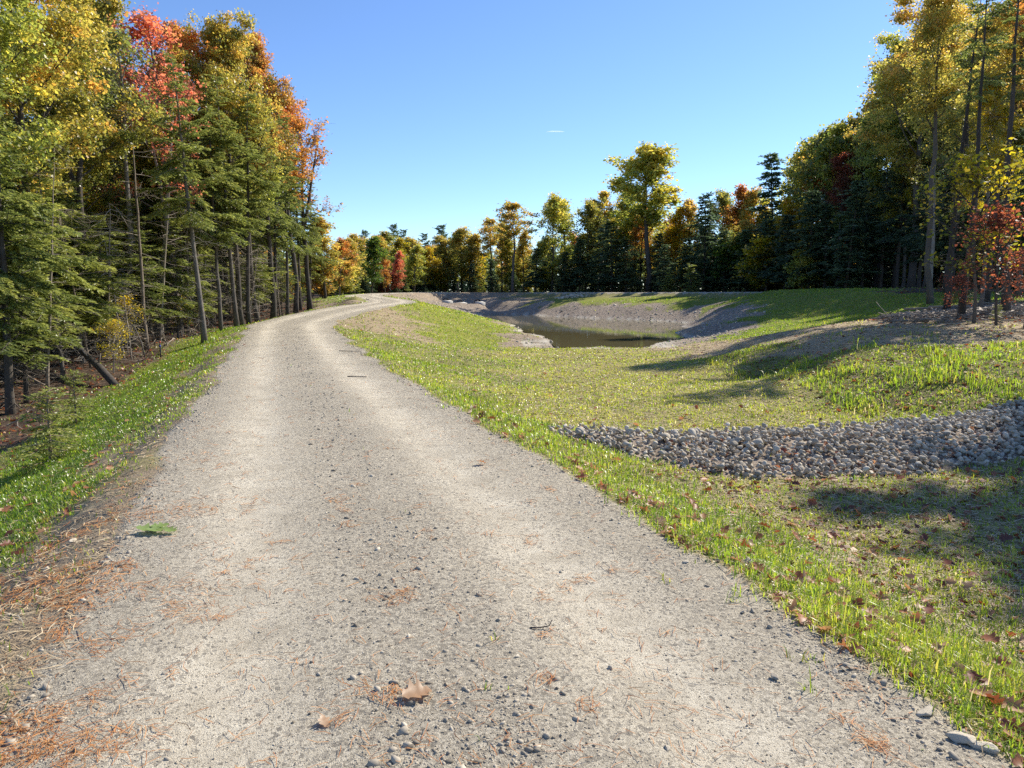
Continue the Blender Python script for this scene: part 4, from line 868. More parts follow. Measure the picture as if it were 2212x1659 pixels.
def build_grass():
    X, Y, r, g = scatter(780000, 1.7, 85, 101)
    cv, rd, rm, d = cover(X, Y)
    pn = fbm(X, Y, .5, 12, 3); p2 = fbm(X, Y, 2.0, 41, 2)
    dens = np.clip(cv[:, 0] * 1.25 - .12 + (pn - .5) * 1.3 * (1 - cv[:, 0] * .6), 0, 1) * (1 - rd) ** 2 * (1 - .97 * rm)
    strip = np.exp(-((d - 2.25) / .38) ** 2) * (Y < 30) + np.exp(-((d + 3.6) / 1.3) ** 2) * (Y < 30)
    dens = np.clip(dens * (1 - .35 * strip) + strip * .22 * (1 - rd) * sstep(.35, .6, pn), 0, 1)
    # sparse tufts creeping on the road and its shoulders
    dens = np.maximum(dens, (noise(X, Y, .12, 71) > .9) * .12 * (np.abs(d) < 2.6) * (np.abs(d) > 1.3)); dens = np.maximum(dens, (noise(X, Y, .1, 72) > .93) * .06 * (np.abs(d) < .3))
    dens *= np.where(poly_sd(POND, X, Y) < .3, 0, 1); dens *= np.where((d < 0) & (Y < 8), .06 + .94 * sstep(2.15 - .1 * (Y - 5), 2.9 - .1 * (Y - 5), -d + (p2 - .5) * .8), 1)
    keep = g.random(len(X)) < dens
    X, Y, r, cv, d, pn, p2, rm = X[keep], Y[keep], r[keep], cv[keep], d[keep], pn[keep], p2[keep], rm[keep]; n = len(X)
    tall = ((X > 6.2) & (Y > 10.5) & (Y < 24) & (X < 12.5)).astype(float) * (fbm(X, Y, .8, 43, 2) > .52)
    strip = np.exp(-((d - 2.3) / .45) ** 2)
    H = g.uniform(.025, .065, n) * (1 + .25 * strip + 2.6 * tall * g.random(n)) * (.7 + .6 * p2); H *= (1 + .008 * r) * np.exp(g.normal(0, .3, n))
    H = np.where(cv[:, 1] > .65, H * .85, H)
    Wd = .0024 + .0011 * r * g.uniform(.6, 1.2, n)
    tint = cv[:, 1] * .62 + g.normal(0, .11, n) + (pn - .5) * .5 + (g.random(n) < .12) * .4 + strip * .06
    V, Fq, Ft = blades(X, Y, zf(X, Y) - .006, H, Wd, g, .9)
    o = mk("grass", V, [Fq, Ft], M['grass'], None, {"v": ('FACE', 'FLOAT', np.clip(np.concatenate([tint, tint]), 0, 1))})
    tag(o, "young green and yellowing grass on the banks and basin floor", "grass", kind="stuff")
    print("grass", n)
build_grass()
def strands(name, X, Y, L, Wd, g, mat, label, cat, lift=.004, tint=None, zs=.012):
    n = len(X); a = g.uniform(0, math.pi, n); U = np.stack([np.cos(a), np.sin(a), g.normal(0, .12, n)], 1); U = unit(U)
    W = unit(np.cross(U, np.array([0, 0, 1.]) + g.normal(0, .3, (n, 3)))); Z = zf(X, Y) + lift + g.random(n) * zs
    C = np.stack([X, Y, Z], 1); bow = np.stack([-U[:, 1], U[:, 0], 0 * a], 1) * (L * g.normal(0, .12, n))[:, None]
    s = W * (Wd * .5)[:, None]; p0 = C - U * (L * .5)[:, None]; p2 = C + U * (L * .5)[:, None]; p1 = C + bow + [0, 0, .003]
    V = np.stack([p0 - s, p0 + s, p1 + s, p1 - s, p2 + s, p2 - s], 1).reshape(-1, 3); k = np.arange(n)[:, None] * 6
    t_ = np.clip(g.normal(.5, .24, n), 0, 1) if tint is None else tint
    o = mk(name, V, [np.concatenate([k + [[0, 1, 2, 3]], k + [[3, 2, 4, 5]]])], mat, None, {"v": ('FACE', 'FLOAT', np.concatenate([t_, t_]))})
    tag(o, label, cat, kind="stuff"); print(name, n)
def build_straw():
    X, Y, r, g = scatter(230000, 1.7, 45, 111); cv, rd, rm, d = cover(X, Y)
    k = g.random(len(X)) < np.clip(cv[:, 2] * .9 + .04, 0, 1) * (1 - rd) * (1 - rm) * (poly_sd(POND, X, Y) > .3) * (cv[:, 4] < .7)
    X, Y, r = X[k], Y[k], r[k]
    strands("straw", X, Y, g.uniform(.03, .11, len(X)) * (1 + .03 * r), .0016 + .0007 * r, g, M['straw'], "dry pale straw and dead grass lying between the green blades", "straw")
build_straw()
def build_needles():
    X, Y, r, g = scatter(330000, 1.75, 24, 121); d, _ = road_d(X, Y); cv, rd, rm, _ = cover(X, Y)
    pn = fbm(X, Y, .33, 55, 3); pb = fbm(X, Y, 1.4, 56, 2)
    wl = sstep(.3, 1.5, -d - .25 + (pb - .5) * 1.2) * (1 - sstep(-.3, .4, -d - 3.1 - .4 * (Y < 4.2))); p = sstep(.46, .72, pn) * wl * (.3 + .7 * (1 - sstep(3, 7, Y))) * .55
    p2 = fbm(X, Y, .14, 58, 2); p = np.maximum(p, sstep(.66, .85, p2) * sstep(.3, .6, pn) * (d > -1.4) * (d < 2.1) * .36)
    p = np.maximum(p, (d < 2.1) * (d > -2.5) * .014)
    k = g.random(len(X)) < p; X, Y, r = X[k], Y[k], r[k]
    strands("pine_needles", X, Y, g.uniform(.04, .09, len(X)), .0011 + .00038 * r, g, M['needle'], "rusty fallen pine needles in drifts along the gravel", "pine needles", .004, zs=.01)
build_needles()

# ------------------------------------------------------------------ stones
def ico(sub):
    p = (1 + 5 ** .5) / 2
    V = [(-1, p, 0), (1, p, 0), (-1, -p, 0), (1, -p, 0), (0, -1, p), (0, 1, p), (0, -1, -p), (0, 1, -p), (p, 0, -1), (p, 0, 1), (-p, 0, -1), (-p, 0, 1)]
    F_ = [(0, 11, 5), (0, 5, 1), (0, 1, 7), (0, 7, 10), (0, 10, 11), (1, 5, 9), (5, 11, 4), (11, 10, 2), (10, 7, 6), (7, 1, 8), (3, 9, 4), (3, 4, 2), (3, 2, 6), (3, 6, 8), (3, 8, 9), (4, 9, 5), (2, 4, 11), (6, 2, 10), (8, 6, 7), (9, 8, 1)]
    V = [np.array(v) / np.linalg.norm(v) for v in V]
    for _ in range(sub):
        c = {}; nf = []
        def mid(a, b):
            k = (min(a, b), max(a, b))
            if k not in c: m = V[a] + V[b]; V.append(m / np.linalg.norm(m)); c[k] = len(V) - 1
            return c[k]
        for a, b, d in F_:
            x, y, z = mid(a, b), mid(b, d), mid(d, a); nf += [(a, x, z), (b, y, x), (d, z, y), (x, y, z)]
        F_ = nf
    return np.array(V), np.array(F_)
def stone_shape(seed, sub=2, flat=.36, planes=12, lo=.36, hi=.74):
    g = np.random.default_rng(seed); V, F_ = ico(sub); V = V.copy()
    for _ in range(planes):
        n = unit(g.normal(0, 1, 3)); o = g.uniform(lo, hi); e = V @ n - o; V = V - np.where(e > 0, e, 0)[:, None] * n
    V *= [1, g.uniform(.5, .8), flat * g.uniform(.8, 1.2)]
    return V + g.normal(0, .012, V.shape), F_
SH2 = [stone_shape(300 + i) for i in range(10)]; SH1 = [stone_shape(330 + i, 1, .6, 5) for i in range(8)]; SH0 = [stone_shape(350 + i, 0, .5, 3, .6, .8) for i in range(8)]
def rotm(g, n, tilt=.35):
    a = g.uniform(0, 2 * math.pi, n); b = g.normal(0, tilt, n); c = g.normal(0, tilt, n)
    ca, sa, cb, sb, cc, sc = np.cos(a), np.sin(a), np.cos(b), np.sin(b), np.cos(c), np.sin(c); O = np.zeros(n); I = np.ones(n)
    Rz = np.stack([ca, -sa, O, sa, ca, O, O, O, I], 1).reshape(n, 3, 3); Rx = np.stack([I, O, O, O, cb, -sb, O, sb, cb], 1).reshape(n, 3, 3); Ry = np.stack([cc, O, sc, O, I, O, -sc, O, cc], 1).reshape(n, 3, 3)
    return Rz @ Rx @ Ry
def merged_stones(name, C, S, g, shapes, mat, label, cat, tilt=.35, tint=None):
    n = len(C); Rm = rotm(g, n, tilt); ty = g.integers(0, len(shapes), n); VV = []; FF = []; TT = []; base = 0
    t_ = np.clip(g.normal(.5, .26, n), 0, 1) if tint is None else tint
    for k, (sv, sf) in enumerate(shapes):
        i = np.where(ty == k)[0]
        if not len(i): continue
        V = np.einsum('nij,vj->nvi', Rm[i], sv) * S[i][:, None, None] + C[i][:, None]
        VV.append(V.reshape(-1, 3)); FF.append((sf[None] + (np.arange(len(i)) * len(sv))[:, None, None]).reshape(-1, 3) + base); base += len(i) * len(sv); TT.append(np.repeat(t_[i], len(sf)))
    o = mk(name, np.concatenate(VV), [np.concatenate(FF)], mat, None, {"v": ('FACE', 'FLOAT', np.concatenate(TT))}); tag(o, label, cat, kind="stuff"); print(name, n); return o
STONE_ME = [mk("stone", v, [f], M['stone'], None, {"v": ('FACE', 'FLOAT', np.full(len(f), .5))}, link=False) for v, f in SH2]
def stone(x, y, s, label, group, g, z=None, tilt=.3, name="stone", sink=.25):
    o = bpy.data.objects.new(name, STONE_ME[int(g.integers(0, len(STONE_ME)))]); col.objects.link(o)
    o.scale = (s, s, s); o.rotation_euler = (g.normal(0, tilt), g.normal(0, tilt), g.uniform(0, 6.28)); o.location = (x, y, (z1(x, y) if z is None else z) + s * sink); tag(o, label, "stone", group); return o
# fine gravel of the road
def build_gravel():
    X, Y, r, g = scatter(480000, 1.75, 30, 131); d, _ = road_d(X, Y); _, rd, rm, _ = cover(X, Y)
    med = 1.3 * np.exp(-((d + .05) / .33) ** 2) + np.exp(-((np.abs(d) - 1.7) / .4) ** 2) * 1.0
    pn = fbm(X, Y, .6, 88, 3)
    k = g.random(len(X)) < np.clip(.10 + .55 * med * sstep(.3, .7, pn + .1), 0, 1) * (np.abs(d) < 2.3) * (.15 + .85 * (rd > .3)); X, Y, r, d = X[k], Y[k], r[k], d[k]
    S = np.exp(g.normal(math.log(.0027), .5, len(X))); S = np.maximum(S, .0006 * r) * (1 + .5 * (np.abs(d) > 1.5)) * np.where((np.abs(d) > 1.55) & (g.random(len(X)) < .06), 2.6, np.where((np.abs(d) < .4) & (g.random(len(X)) < .07), g.uniform(2, 4.2, len(X)), 1)); S = np.minimum(S, .03)
    C = np.stack([X, Y, zf(X, Y) + S * .05], 1)
    merged_stones("gravel", C, S, g, SH0, M['stone'], "small grey stones and grit loose on the road", "gravel", tint=np.clip(g.normal(.36, .24, len(X)), 0, 1))
build_gravel()
# stones along the road edges and on the road, big enough to count
gs = np.random.default_rng(141)
HERO = [(1673, 1470, .034, "smooth pale rounded stone lying alone on the gravel near the right verge"), (1423, 1920 - 0, 0, None)]
stone(*at(1673, 1474, z=0)[:2], .036, "pale rounded stone lying alone on the gravel near the right verge", "counted stones on the road", gs, tilt=.1)
for dx, dy, s, lb in ((1970, 1415, .055, "largest grey cobble in the row at the edge of the right verge"), (1935, 1438, .03, "small cobble left of the largest one at the right verge"), (2000, 1550, .045, "flat oval grey stone low on the right verge"), (2080, 1610, .06, "angular brown-grey stone buried in the right verge"), (2117, 1628, .045, "pale stone in the photo's lower right corner"),
                      (2005, 1470, .04, "dark half-hidden stone between the right verge cobbles"), (757, 1203, .02, "small black angular stone standing in the left wheel track"), (245, 1386, .017, "small black stone near the needle drift"), (1118, 1436, .02, "flat buff stone near the middle of the road"), (356, 1213 + 250, .02, "bluish oval pebble in the left foreground"),
                      (136, 1562, .028, "oval grey pebble near the left bottom corner"), (820, 1400, .018, "dark pebble in the middle gravel band"), (1212, 1240, .022, "flat grey slab half sunk in the right wheel track"), (1320, 1452, .026, "wide flat pale slab flush in the right wheel track"), (1440, 1630, .02, "small round pebble near the bottom edge"),
                      (96, 1190, .045, "broad flat pale rock on the left shoulder"), (60, 1200, .04, "second flat pale rock at the far left shoulder"), (155, 1137, .05, "tan flat rock in the left needle drift"), (610, 858, .04, "blue-grey flat stone lying in the far left wheel track"), (97, 1303, .03, "round pale pebble on the left shoulder")):
    x, y, _ = at(dx, dy, z=0 if dx < 1900 else -.02); stone(x, y, s * (1.3 if dx > 1900 else 1), lb, "counted stones on the road", gs, tilt=.12, sink=.15)
def edge_rows():
    n = 0
    for side, lo, hi, N_ in ((1, 1.5, 2.0, 84), (-1, 1.6, 2.6, 32)):
        for _ in range(N_):
            y = math.exp(gs.uniform(math.log(1.9), math.log(13))); i = int(np.argmin(abs(RD[:, 1] - y))); v = RD[i + 1] - RD[i]; v = v / np.linalg.norm(v[:2]); off = gs.normal((lo + hi) / 2, .16) * side
            x = RD[i, 0] + v[1] * off; yy = RD[i, 1] - v[0] * off; s = float(np.exp(gs.normal(math.log(.018 if side > 0 else .014), .4)))
            stone(x, yy, s, "small grey stone in the loose band at the edge of the %s verge" % ("right" if side > 0 else "left"), "loose stones along the %s road edge" % ("right" if side > 0 else "left"), gs, sink=.2); n += 1
edge_rows()
# stone strip across the basin
def build_riprap():
    g = np.random.default_rng(151); pts = []
    n = 40000; X = g.uniform(.2, 15, n); Y = g.uniform(6.2, 15.5, n); _, m = ridge(X, Y); k = m > g.uniform(-.04, .1, n); X, Y = X[k], Y[k]
    cell = {}; sel = []
    for i in range(len(X)):
        key = (int(X[i] / .06), int(Y[i] / .06))
        ok = True
        for a in (-1, 0, 1):
            for b in (-1, 0, 1):
                for j in cell.get((key[0] + a, key[1] + b), ()):
                    if (X[j] - X[i]) ** 2 + (Y[j] - Y[i]) ** 2 < .0016: ok = False
        if ok: cell.setdefault(key, []).append(i); sel.append(i)
    X = X[sel]; Y = Y[sel]; n = len(X); S = np.clip(np.exp(g.normal(math.log(.041), .36, n)), .02, .10); Z = zf(X, Y, True) + g.uniform(-.01, .05, n)
    order = np.argsort(np.hypot(X, Y) / S)
    inview = [i for i in order if abs(math.atan2(X[i], Y[i])) < R(37)]
    top = set(inview[:165])
    for i in top: stone(X[i], Y[i], float(S[i]), "fist-sized angular grey stone heaped in the stone strip", "stones of the strip across the basin", g, z=float(Z[i]), tilt=.45, sink=.15)
    rest = np.array([i for i in range(n) if i not in top])
    merged_stones("rock_fill", np.stack([X[rest], Y[rest], Z[rest]], 1), S[rest], g, SH1, M['stone'], "heaped grey and buff stones filling the strip across the basin", "rock fill", .45)
    # second layer, jumbled on top
    q = g.random(n) < .6; X2 = X[q] + g.normal(0, .03, q.sum()); Y2 = Y[q] + g.normal(0, .03, q.sum()); S2 = S[q] * .85
    merged_stones("rock_fill", np.stack([X2, Y2, Z[q] + .05], 1), S2, g, SH1, M['stone'], "loose upper stones scattered over the strip across the basin", "rock fill", .6)
build_riprap()
def build_bank_stones():
    g = np.random.default_rng(161); X = g.uniform(-14, 24, 60000); Y = g.uniform(33, 106, 60000); cv, rd, rm, d = cover(X, Y); sd = poly_sd(POND, X, Y)
    k = (g.random(len(X)) < np.clip(cv[:, 3] * 1.3 - .2 + .25 * (np.abs(sd) < .5), 0, 1) * .3) & (sd > -.3); X, Y = X[k], Y[k]
    S = np.exp(g.normal(math.log(.055), .5, len(X))); C = np.stack([X, Y, zf(X, Y) + S * .1], 1)
    merged_stones("bank_stones", C, S, g, SH0, M['stone'], "grey rubble and stones on the bare slopes round the pond", "rubble")
    X = 8.2 + g.normal(0, 1.1, 240); Y = 96 + g.normal(0, .8, 240); C = np.stack([X, Y, zf(X, Y) + g.uniform(0, .35, 240) * np.exp(-((X - 8.2) / 1.2) ** 2)], 1)
    merged_stones("stone_heap", C, np.full(240, .14), g, SH1, M['stone'], "pale heap of stones on the crest of the far bank", "rubble", tint=np.full(240, .8))
build_bank_stones()

# ------------------------------------------------------------------ fallen leaves
def leaf_shape(seed, lob=3.5, L=1.0, curl=.5):
    g = np.random.default_rng(seed); n = 13; t = np.linspace(0, 1, n); w = .34 * np.sin(math.pi * np.clip(t * .93 + .05, 0, 1)) ** .8 * (1 + .42 * np.sin(t * 2 * math.pi * lob + g.uniform(0, .6)))
    w[0] = .02; w[-1] = .02; c1, c2, c3 = g.normal(0, curl, 3)
    x = (t - .5) * L; mid = np.stack([x, .03 * np.sin(t * 5), c1 * .5 * x ** 2], 1)
    def sidev(s, f): 
        y = s * w * f; z = mid[:, 2] + abs(c2) * 1.6 * y ** 2 + c3 * .5 * y * x + g.normal(0, .012, n); return np.stack([x + abs(y) * .18, y, z], 1)
    rows = np.stack([sidev(-1, 1), sidev(-1, .5), mid, sidev(1, .5), sidev(1, 1)], 1); V = rows.reshape(-1, 3); F_ = []
    for i in range(n - 1):
        for j in range(4): a = i * 5 + j; F_.append((a, a + 5, a + 6, a + 1))
    m = len(V); st = np.array([[-.5, .01, mid[0, 2]], [-.5, -.01, mid[0, 2]], [-.72, -.008, mid[0, 2] + .03], [-.72, .008, mid[0, 2] + .03]]); V = np.concatenate([V, st]); F_.append((m, m + 1, m + 2, m + 3))
    return V, np.array(F_)
LS = [leaf_shape(400 + i, 3.5 if i % 2 else 2.5, 1, .6) for i in range(8)]
LEAF_ME = []
for i, (v, f) in enumerate(LS):
    for q, tn in enumerate((.2, .42, .62, .85)): LEAF_ME.append(mk("fallen_leaf", v, [f], M['dryleaf'], None, {"v": ('FACE', 'FLOAT', np.full(len(f), tn))}, link=False, smooth=True))
def leaf(x, y, s, label, group, g, mesh=None, rot=None, name="fallen_leaf", lift=.3, z=None):
    o = bpy.data.objects.new(name, mesh or LEAF_ME[int(g.integers(0, len(LEAF_ME)))]); col.objects.link(o); o.scale = (s, s, s)
    o.rotation_euler = rot or (g.normal(0, .45), g.normal(0, .35), g.uniform(0, 6.28)); o.location = (x, y, (z1(x, y) if z is None else z) + s * lift * .5); tag(o, label, "leaf", group); return o
def build_leaves():
    g = np.random.default_rng(171); X, Y, r, g = scatter(9000, 1.9, 60, 171); cv, rd, rm, d = cover(X, Y)
    hi = (np.exp(-((d - 1.95) / .28) ** 2) * .8 * (Y < 11) + .20 * (d > 2.1) * (Y < 12) * (X < 8) + .2 * (d < -2.2) * (d > -4.2) * (Y < 9) + .10 * ((X > 5.5) & (Y > 10) & (Y < 24)) + .2 * ((X > 6) & (Y > 12) & (Y < 27) & (X < 9)) + .035 * (cv[:, 0] > .3) + .12 * (rm > .5) * (Y < 12))
    k = g.random(len(X)) < hi * np.where(rd > .6, .06, 1) * (poly_sd(POND, X, Y) > .2); X, Y, r, d, rd, rm = X[k], Y[k], r[k], d[k], rd[k], rm[k]; o = np.argsort(r); Z = zf(X, Y)
    for i in o[:280]:
        side = "right" if d[i] > 0 else "left"
        if rm[i] > .5: lb, gp = "reddish fallen leaf caught between the strip's stones", "leaves on the stone strip"
        elif abs(d[i]) < 2.2: lb, gp = "curled brown leaf at the gravel edge of the %s verge" % side, "leaves along the %s gravel edge" % side
        else: lb, gp = "curled rust-brown leaf lying in the grass %s the road" % ("left of" if side == "left" else "right of"), "leaves in the grass %s of the road" % side
        leaf(X[i], Y[i], float(g.uniform(.05, .105)), lb, gp, g, z=float(Z[i]) + (.025 if abs(d[i]) > 2 else 0), lift=.5)
    i = o[280:]; n = len(i); print("leaves", len(o)); merge_leaves("scattered_leaves", X[i], Y[i], Z[i] + .03, g.uniform(.06, .11, n) * (1 + .012 * r[i]), g, "fallen leaves sprinkled over the basin grass", np.clip(g.normal(.45, .25, n), 0, 1))
    # litter of the forest floor and under the right wood
    X, Y, r, g = scatter(60000, 5, 60, 173, 48); cv, rd, rm, d = cover(X, Y); k = g.random(len(X)) < cv[:, 4] * .8 * (1 - rd) * (np.abs(d) > 2.6); X, Y, r = X[k], Y[k], r[k]; n = len(X)
    merge_leaves("leaf_litter", X, Y, zf(X, Y) + .01, g.uniform(.05, .09, n) * (1 + .03 * r), g, "brown leaf litter covering the forest floor", np.clip(g.normal(.24, .2, n), 0, 1), True)
def merge_leaves(name, X, Y, Z, S, g, label, tint, simple=False):
    n = len(X); Rm = rotm(g, n, .4)
    if simple: sv = np.array([(-.5, 0, 0), (0, -.3, .12), (.5, 0, .03), (0, .3, .1)]); sf = np.array([[0, 1, 2, 3]])
    else: sv, sf = LS[1]
    V = np.einsum('nij,vj->nvi', Rm, sv) * S[:, None, None] + np.stack([X, Y, Z], 1)[:, None]
    o = mk(name, V.reshape(-1, 3), [(sf[None] + (np.arange(n) * len(sv))[:, None, None]).reshape(-1, 4)], M['dryleaf'], None, {"v": ('FACE', 'FLOAT', np.repeat(tint, len(sf)))}); tag(o, label, "leaves", kind="stuff")
build_leaves()
gl = np.random.default_rng(181)
x, y, _ = at(900, 1515, z=0.02); leaf(x, y, .125, "large tan crinkled oak leaf standing curled on the gravel", None, gl, LEAF_ME[7 * 4 + 3], (.2, .12, .6), lift=.3)
x, y, _ = at(702, 1578, z=0); leaf(x, y, .06, "small tan leaf scrap near the bottom of the road", None, gl, LEAF_ME[3 * 4 + 3], (.2, -.3, 2.2), lift=.3)
# green oak sprig on the road
sp = bpy.data.objects.new("oak_sprig", None); col.objects.link(sp); x, y, _ = at(345, 1153, z=0); sp.location = (x, y, z1(x, y) + .012); tag(sp, "fresh green oak sprig fallen on the left of the road", "leaf sprig")
b = MB(); b.tube([(-.02, 0, .01), (.05, .01, .012), (.12, .05, .03)], [.002, .002, .0015], 5, .5); b.build("stem", M['twig'], sp)
for (lx, ly, rz, s) in ((-.07, -.01, .2, .15), (.0, -.03, .5, .13), (.09, -.035, -.3, .1), (-.02, .045, .9, .12)):
    v, f = LS[5]; o = mk("leaf", v, [f], M['freshleaf'], sp, {"v": ('FACE', 'FLOAT', np.full(len(f), .5))}, smooth=True); o.scale = (s, s, s * .5); o.location = (lx, ly, .012); o.rotation_euler = (.1, .1, rz)
def stick(name, P, r0, r1, mat, label, cat="stick", group=None, side=()):
    P = np.asarray(P, float); b = MB(); b.tube(P, np.linspace(r0, r1, len(P)), 7, .4)
    for S_ in side: b.tube(np.asarray(S_, float), np.linspace(r0 * .5, r1 * .5, len(S_)), 5, .4)
    o = b.build(name, mat, smooth=True); tag(o, label, cat, group); return o
x, y, _ = at(1170, 1372, z=0); Z0 = z1(x, y)
stick("twig", [(x - .055, y, Z0 + .006), (x - .02, y - .008, Z0 + .01), (x + .01, y + .004, Z0 + .008), (x + .035, y - .004, Z0 + .018), (x + .05, y + .012, Z0 + .04)], .0035, .0022, M['stake'], "short curled dark twig lying on the gravel", side=[[(x - .02, y - .008, Z0 + .01), (x - .04, y - .03, Z0 + .008)], [(x + .01, y + .004, Z0 + .008), (x + .0, y - .025, Z0 + .007)]])
x, y, _ = at(755, 762, z=.0); stick("twig", [(x - .3, y + .1, z1(x, y) + .03), (x, y, z1(x, y) + .03), (x + .3, y - .05, z1(x, y) + .03)], .012, .006, M['stake'], "thin dark stick lying across the far wheel track")
x, y, _ = at(775, 815, z=.0); stick("twig", [(x - .22, y + .02, z1(x, y) + .02), (x, y, z1(x, y) + .02), (x + .16, y - .05, z1(x, y) + .02)], .01, .006, M['stake'], "short dark stick on the sandy right wheel track")
# fallen log and brush down the left bank
def pt(dx, dy, Y): return np.array(at(dx, dy, Y))
lg = bpy.data.objects.new("fallen_log", None); col.objects.link(lg); tag(lg, "grey weathered fallen log leaning down to the foot of the grass bank", "log")
A0, A1 = pt(258, 842, 20.2), pt(148, 728, 24); b = MB(); b.tube([A0, A0 * .66 + A1 * .34 + [0, 0, .06], A0 * .3 + A1 * .7, A1], [.105, .11, .09, .07], 12, .35); b.build("trunk", M['bark'], lg, True)
b = MB(); q = A0 * .6 + A1 * .4; b.tube([q, q + [.15, -.1, .22], q + [.2, -.1, .42]], [.035, .025, .012], 6, .8); b.build("branch", M['twig'], lg)
b = MB(); q = A0 * .45 + A1 * .55; b.tube([q, q + [-.1, -.2, .3], q + [-.3, -.3, .45]], [.03, .02, .01], 6, .8); b.build("branch", M['twig'], lg)
gb = np.random.default_rng(191)
for i in range(110):
    y = gb.uniform(8, 30); x = left_edge(y) - gb.uniform(-1.4, 6); L = gb.uniform(.8, 3.2); a = gb.uniform(0, 6.28)
    P = curve((x, y, z1(x, y) + .1), (math.cos(a), math.sin(a), gb.uniform(-.05, .5)), L, 7, gb, -.05, .16)
    P[:, 2] = np.maximum(P[:, 2], zf(P[:, 0], P[:, 1]) + .03)
    side = [curve(P[j], P[j + 1] - P[j] + gb.normal(0, .1, 3), L * .4, 3, gb, .0, .3) for j in (2, 3, 4)]
    stick("dead_branch", P, gb.uniform(.012, .035), .006, M['twig'], "bare grey dead branch fallen among the left trees", "branch", "dead branches on the left forest floor", side)
# arching pale branch and the marker stake with its ribbon
stick("dead_branch", [pt(313, 772, 24.5), pt(306, 740, 24.6), pt(290, 705, 24.8), pt(276, 692, 25)], .022, .012, M['palebark'], "long pale forked branch arching beside the marker stake", "branch", side=[[pt(314, 768, 24.5), pt(326, 748, 24.5), pt(337, 738, 24.5), pt(345, 739, 24.5)]])
st = bpy.data.objects.new("marker_stake", None); col.objects.link(st); X_, Y_, Z_ = pt(348, 782, 24.6); st.location = (X_, Y_, Z_ - .1); tag(st, "dark wooden marker stake with blue ribbon and red tip beyond the left bank", "stake")
b = MB(); b.box((0, 0, .37), (.018, .012, .40), .5); b.build("post", M['stake'], st); b = MB(); b.box((0, 0, .80), (.0195, .0135, .035), .5); b.build("painted_tip", M['redtip'], st)
b = MB(); b.box((0, -.003, .66), (.024, .018, .035), .5); b.add([(.02, -.02, .66), (.03, -.024, .66), (.035, -.026, .45), (.015, -.02, .47)], [[0, 1, 2, 3]]); b.build("ribbon", M['blue'], st)
# ------------------------------------------------------------------ wood mulch, sticks and logs on the right mound
def build_mulch():
    g = np.random.default_rng(201); n = 5200; X = 17.5 + g.normal(0, 2.4, n); Y = 27 + g.normal(0, 2.9, n); k = (X > 13.6 + .25 * (30 - Y) * 0) & (X / Y > .52); X, Y = X[k], Y[k]; n = len(X)
    L = np.exp(g.normal(math.log(.09), .6, n)); W = np.clip(L * g.uniform(.1, .35, n), .008, .06); a = g.uniform(0, math.pi, n); U = unit(np.stack([np.cos(a), np.sin(a), g.normal(0, .22, n)], 1)); Sd = unit(np.cross(U, [0, 0, 1.])); N_ = np.cross(Sd, U)
    C = np.stack([X, Y, zf(X, Y) + g.uniform(0, .14, n)], 1); V = []
    for sz in (-1, 1):
        for sx, sy in ((-1, -1), (1, -1), (1, 1), (-1, 1)): V.append(C + U * (L * sx)[:, None] + Sd * (W * sy * .5)[:, None] + N_ * (W * .3 * sz)[:, None])
    V = np.stack(V, 1).reshape(-1, 3); f = np.array([[0, 3, 2, 1], [4, 5, 6, 7], [0, 1, 5, 4], [1, 2, 6, 5], [2, 3, 7, 6], [3, 0, 4, 7]]); F_ = (f[None] + (np.arange(n) * 8)[:, None, None]).reshape(-1, 4)
    o = mk("wood_mulch", V, [F_], M['twig'], None, {"v": ('FACE', 'FLOAT', np.repeat(np.clip(g.normal(.45, .25, n), 0, 1), 6))}); tag(o, "shredded wood, bark and twigs spread over the mound under the right trees", "mulch", kind="stuff")
    for i, (dx, dy, Y, L, az, r_, lb) in enumerate(((2035, 652, 31, 3.6, .05, .05, "long pale straight pole lying at the back of the mulch mound"), (2110, 660, 30, 4.2, -.04, .05, "second pale pole lying at the back of the mulch mound"), (2020, 720, 23.5, 1.4, .3, .04, "pale split stick at the near edge of the mulch"), (2090, 705, 24, 1.1, .7, .05, "short raised log end sticking out of the mulch"), (1960, 727, 23.5, 1.5, .15, .03, "thin reddish branch at the near tip of the mulch"), (1915, 688, 27, 1.2, 1.9, .015, "thin dark twig poking up from the mulch tip"))):
        X = (dx - 1106) / F * Y; up = .9 if i == 5 else .12 if i == 3 else .01
        d_ = np.array([math.cos(az), math.sin(az), up]); P = [np.array([X, Y, z1(X, Y) + .12]) + d_ * L * (t_ - .5) + [0, 0, .02 * math.sin(t_ * 5)] for t_ in np.linspace(0 if i != 5 else .4, 1, 5)]
        stick("log" if r_ > .035 else "dead_branch", P, r_, r_ * .7, M['twig'], lb, "log" if r_ > .035 else "branch")
build_mulch()
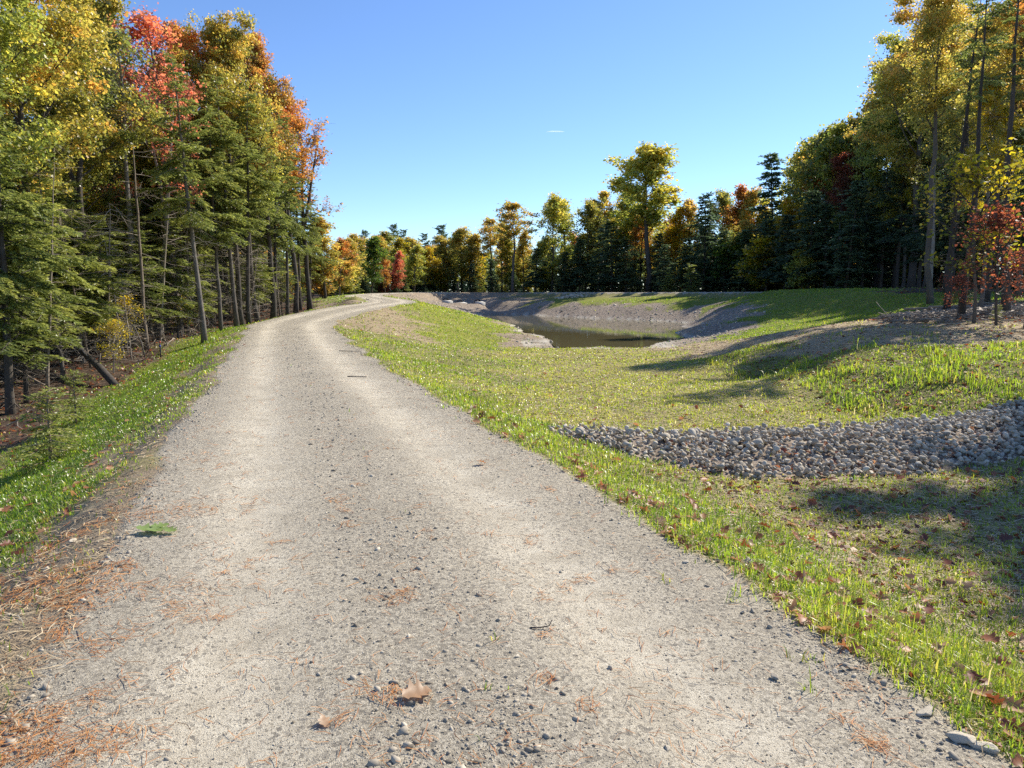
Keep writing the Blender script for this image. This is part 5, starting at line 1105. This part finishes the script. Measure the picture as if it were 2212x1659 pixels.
# ------------------------------------------------------------------ three culvert outlets on the far bench
for i, (dx, lb) in enumerate(((965, "leftmost pale culvert outlet with dark pipe mouth on the far gravel bench"), (995, "middle pale culvert outlet with dark pipe mouth on the far gravel bench"), (1034, "rightmost pale culvert outlet with dark pipe mouth on the far gravel bench"))):
    Y = 93.5 + i * .6; X = (dx - 1106) / F * Y; o = bpy.data.objects.new("culvert_outlet", None); col.objects.link(o); o.location = (X, Y, z1(X, Y) + .03); o.rotation_euler = (0, 0, .18); tag(o, lb, "culvert", "culvert outlets on the far bench")
    b = MB(); n = 14; th = np.linspace(0, 2 * math.pi, n, endpoint=False); ro, ri = .36, .31
    V = [(r_ * math.cos(t_), yy, .22 + r_ * math.sin(t_)) for yy, r_ in ((-.1, ro), (1.8, ro), (-.1, ri), (1.8, ri)) for t_ in th]; F_ = []
    for j in range(n):
        j2 = (j + 1) % n; F_ += [(j, j2, n + j2, n + j), (2 * n + j2, 2 * n + j, 3 * n + j, 3 * n + j2), (j2, j, 2 * n + j, 2 * n + j2)]
    b.add(V, F_); b.build("pipe", M['black'], o)
    b = MB(); b.add([(-.62, -1.1, -.2), (.78, -1.1, -.2), (.55, .0, -.2), (-.45, .0, -.2), (-.62, -1.1, .2), (.78, -1.1, .2), (.55, .0, .3), (-.45, .0, .3)], [[0, 1, 5, 4], [1, 2, 6, 5], [2, 3, 7, 6], [3, 0, 4, 7], [4, 5, 6, 7]]); b.build("apron", M['concrete'], o)
# thin vapour streak high in the sky
D_ = 9000.0; p = np.array(at(1200, 284, Y=D_)); b = MB(); b.tube([p + [-115, 0, -4], p + [-40, 0, 2], p + [60, 0, 0], p + [110, 0, -2]], [2, 9, 8, 2], 8, .5)
mcl, t, N, L = newmat("vapour"); e = N.new("ShaderNodeBsdfTranslucent"); e.inputs[0].default_value = (.9, .9, .9, 1); tr = N.new("ShaderNodeBsdfTransparent"); mx = N.new("ShaderNodeMixShader"); mx.inputs[0].default_value = .15
L.new(tr.outputs[0], mx.inputs[1]); L.new(e.outputs[0], mx.inputs[2]); o_ = N.new("ShaderNodeOutputMaterial"); L.new(mx.outputs[0], o_.inputs[0])
tag(b.build("cloud_streak", mcl), "tiny thin white vapour streak in the blue sky", "cloud")
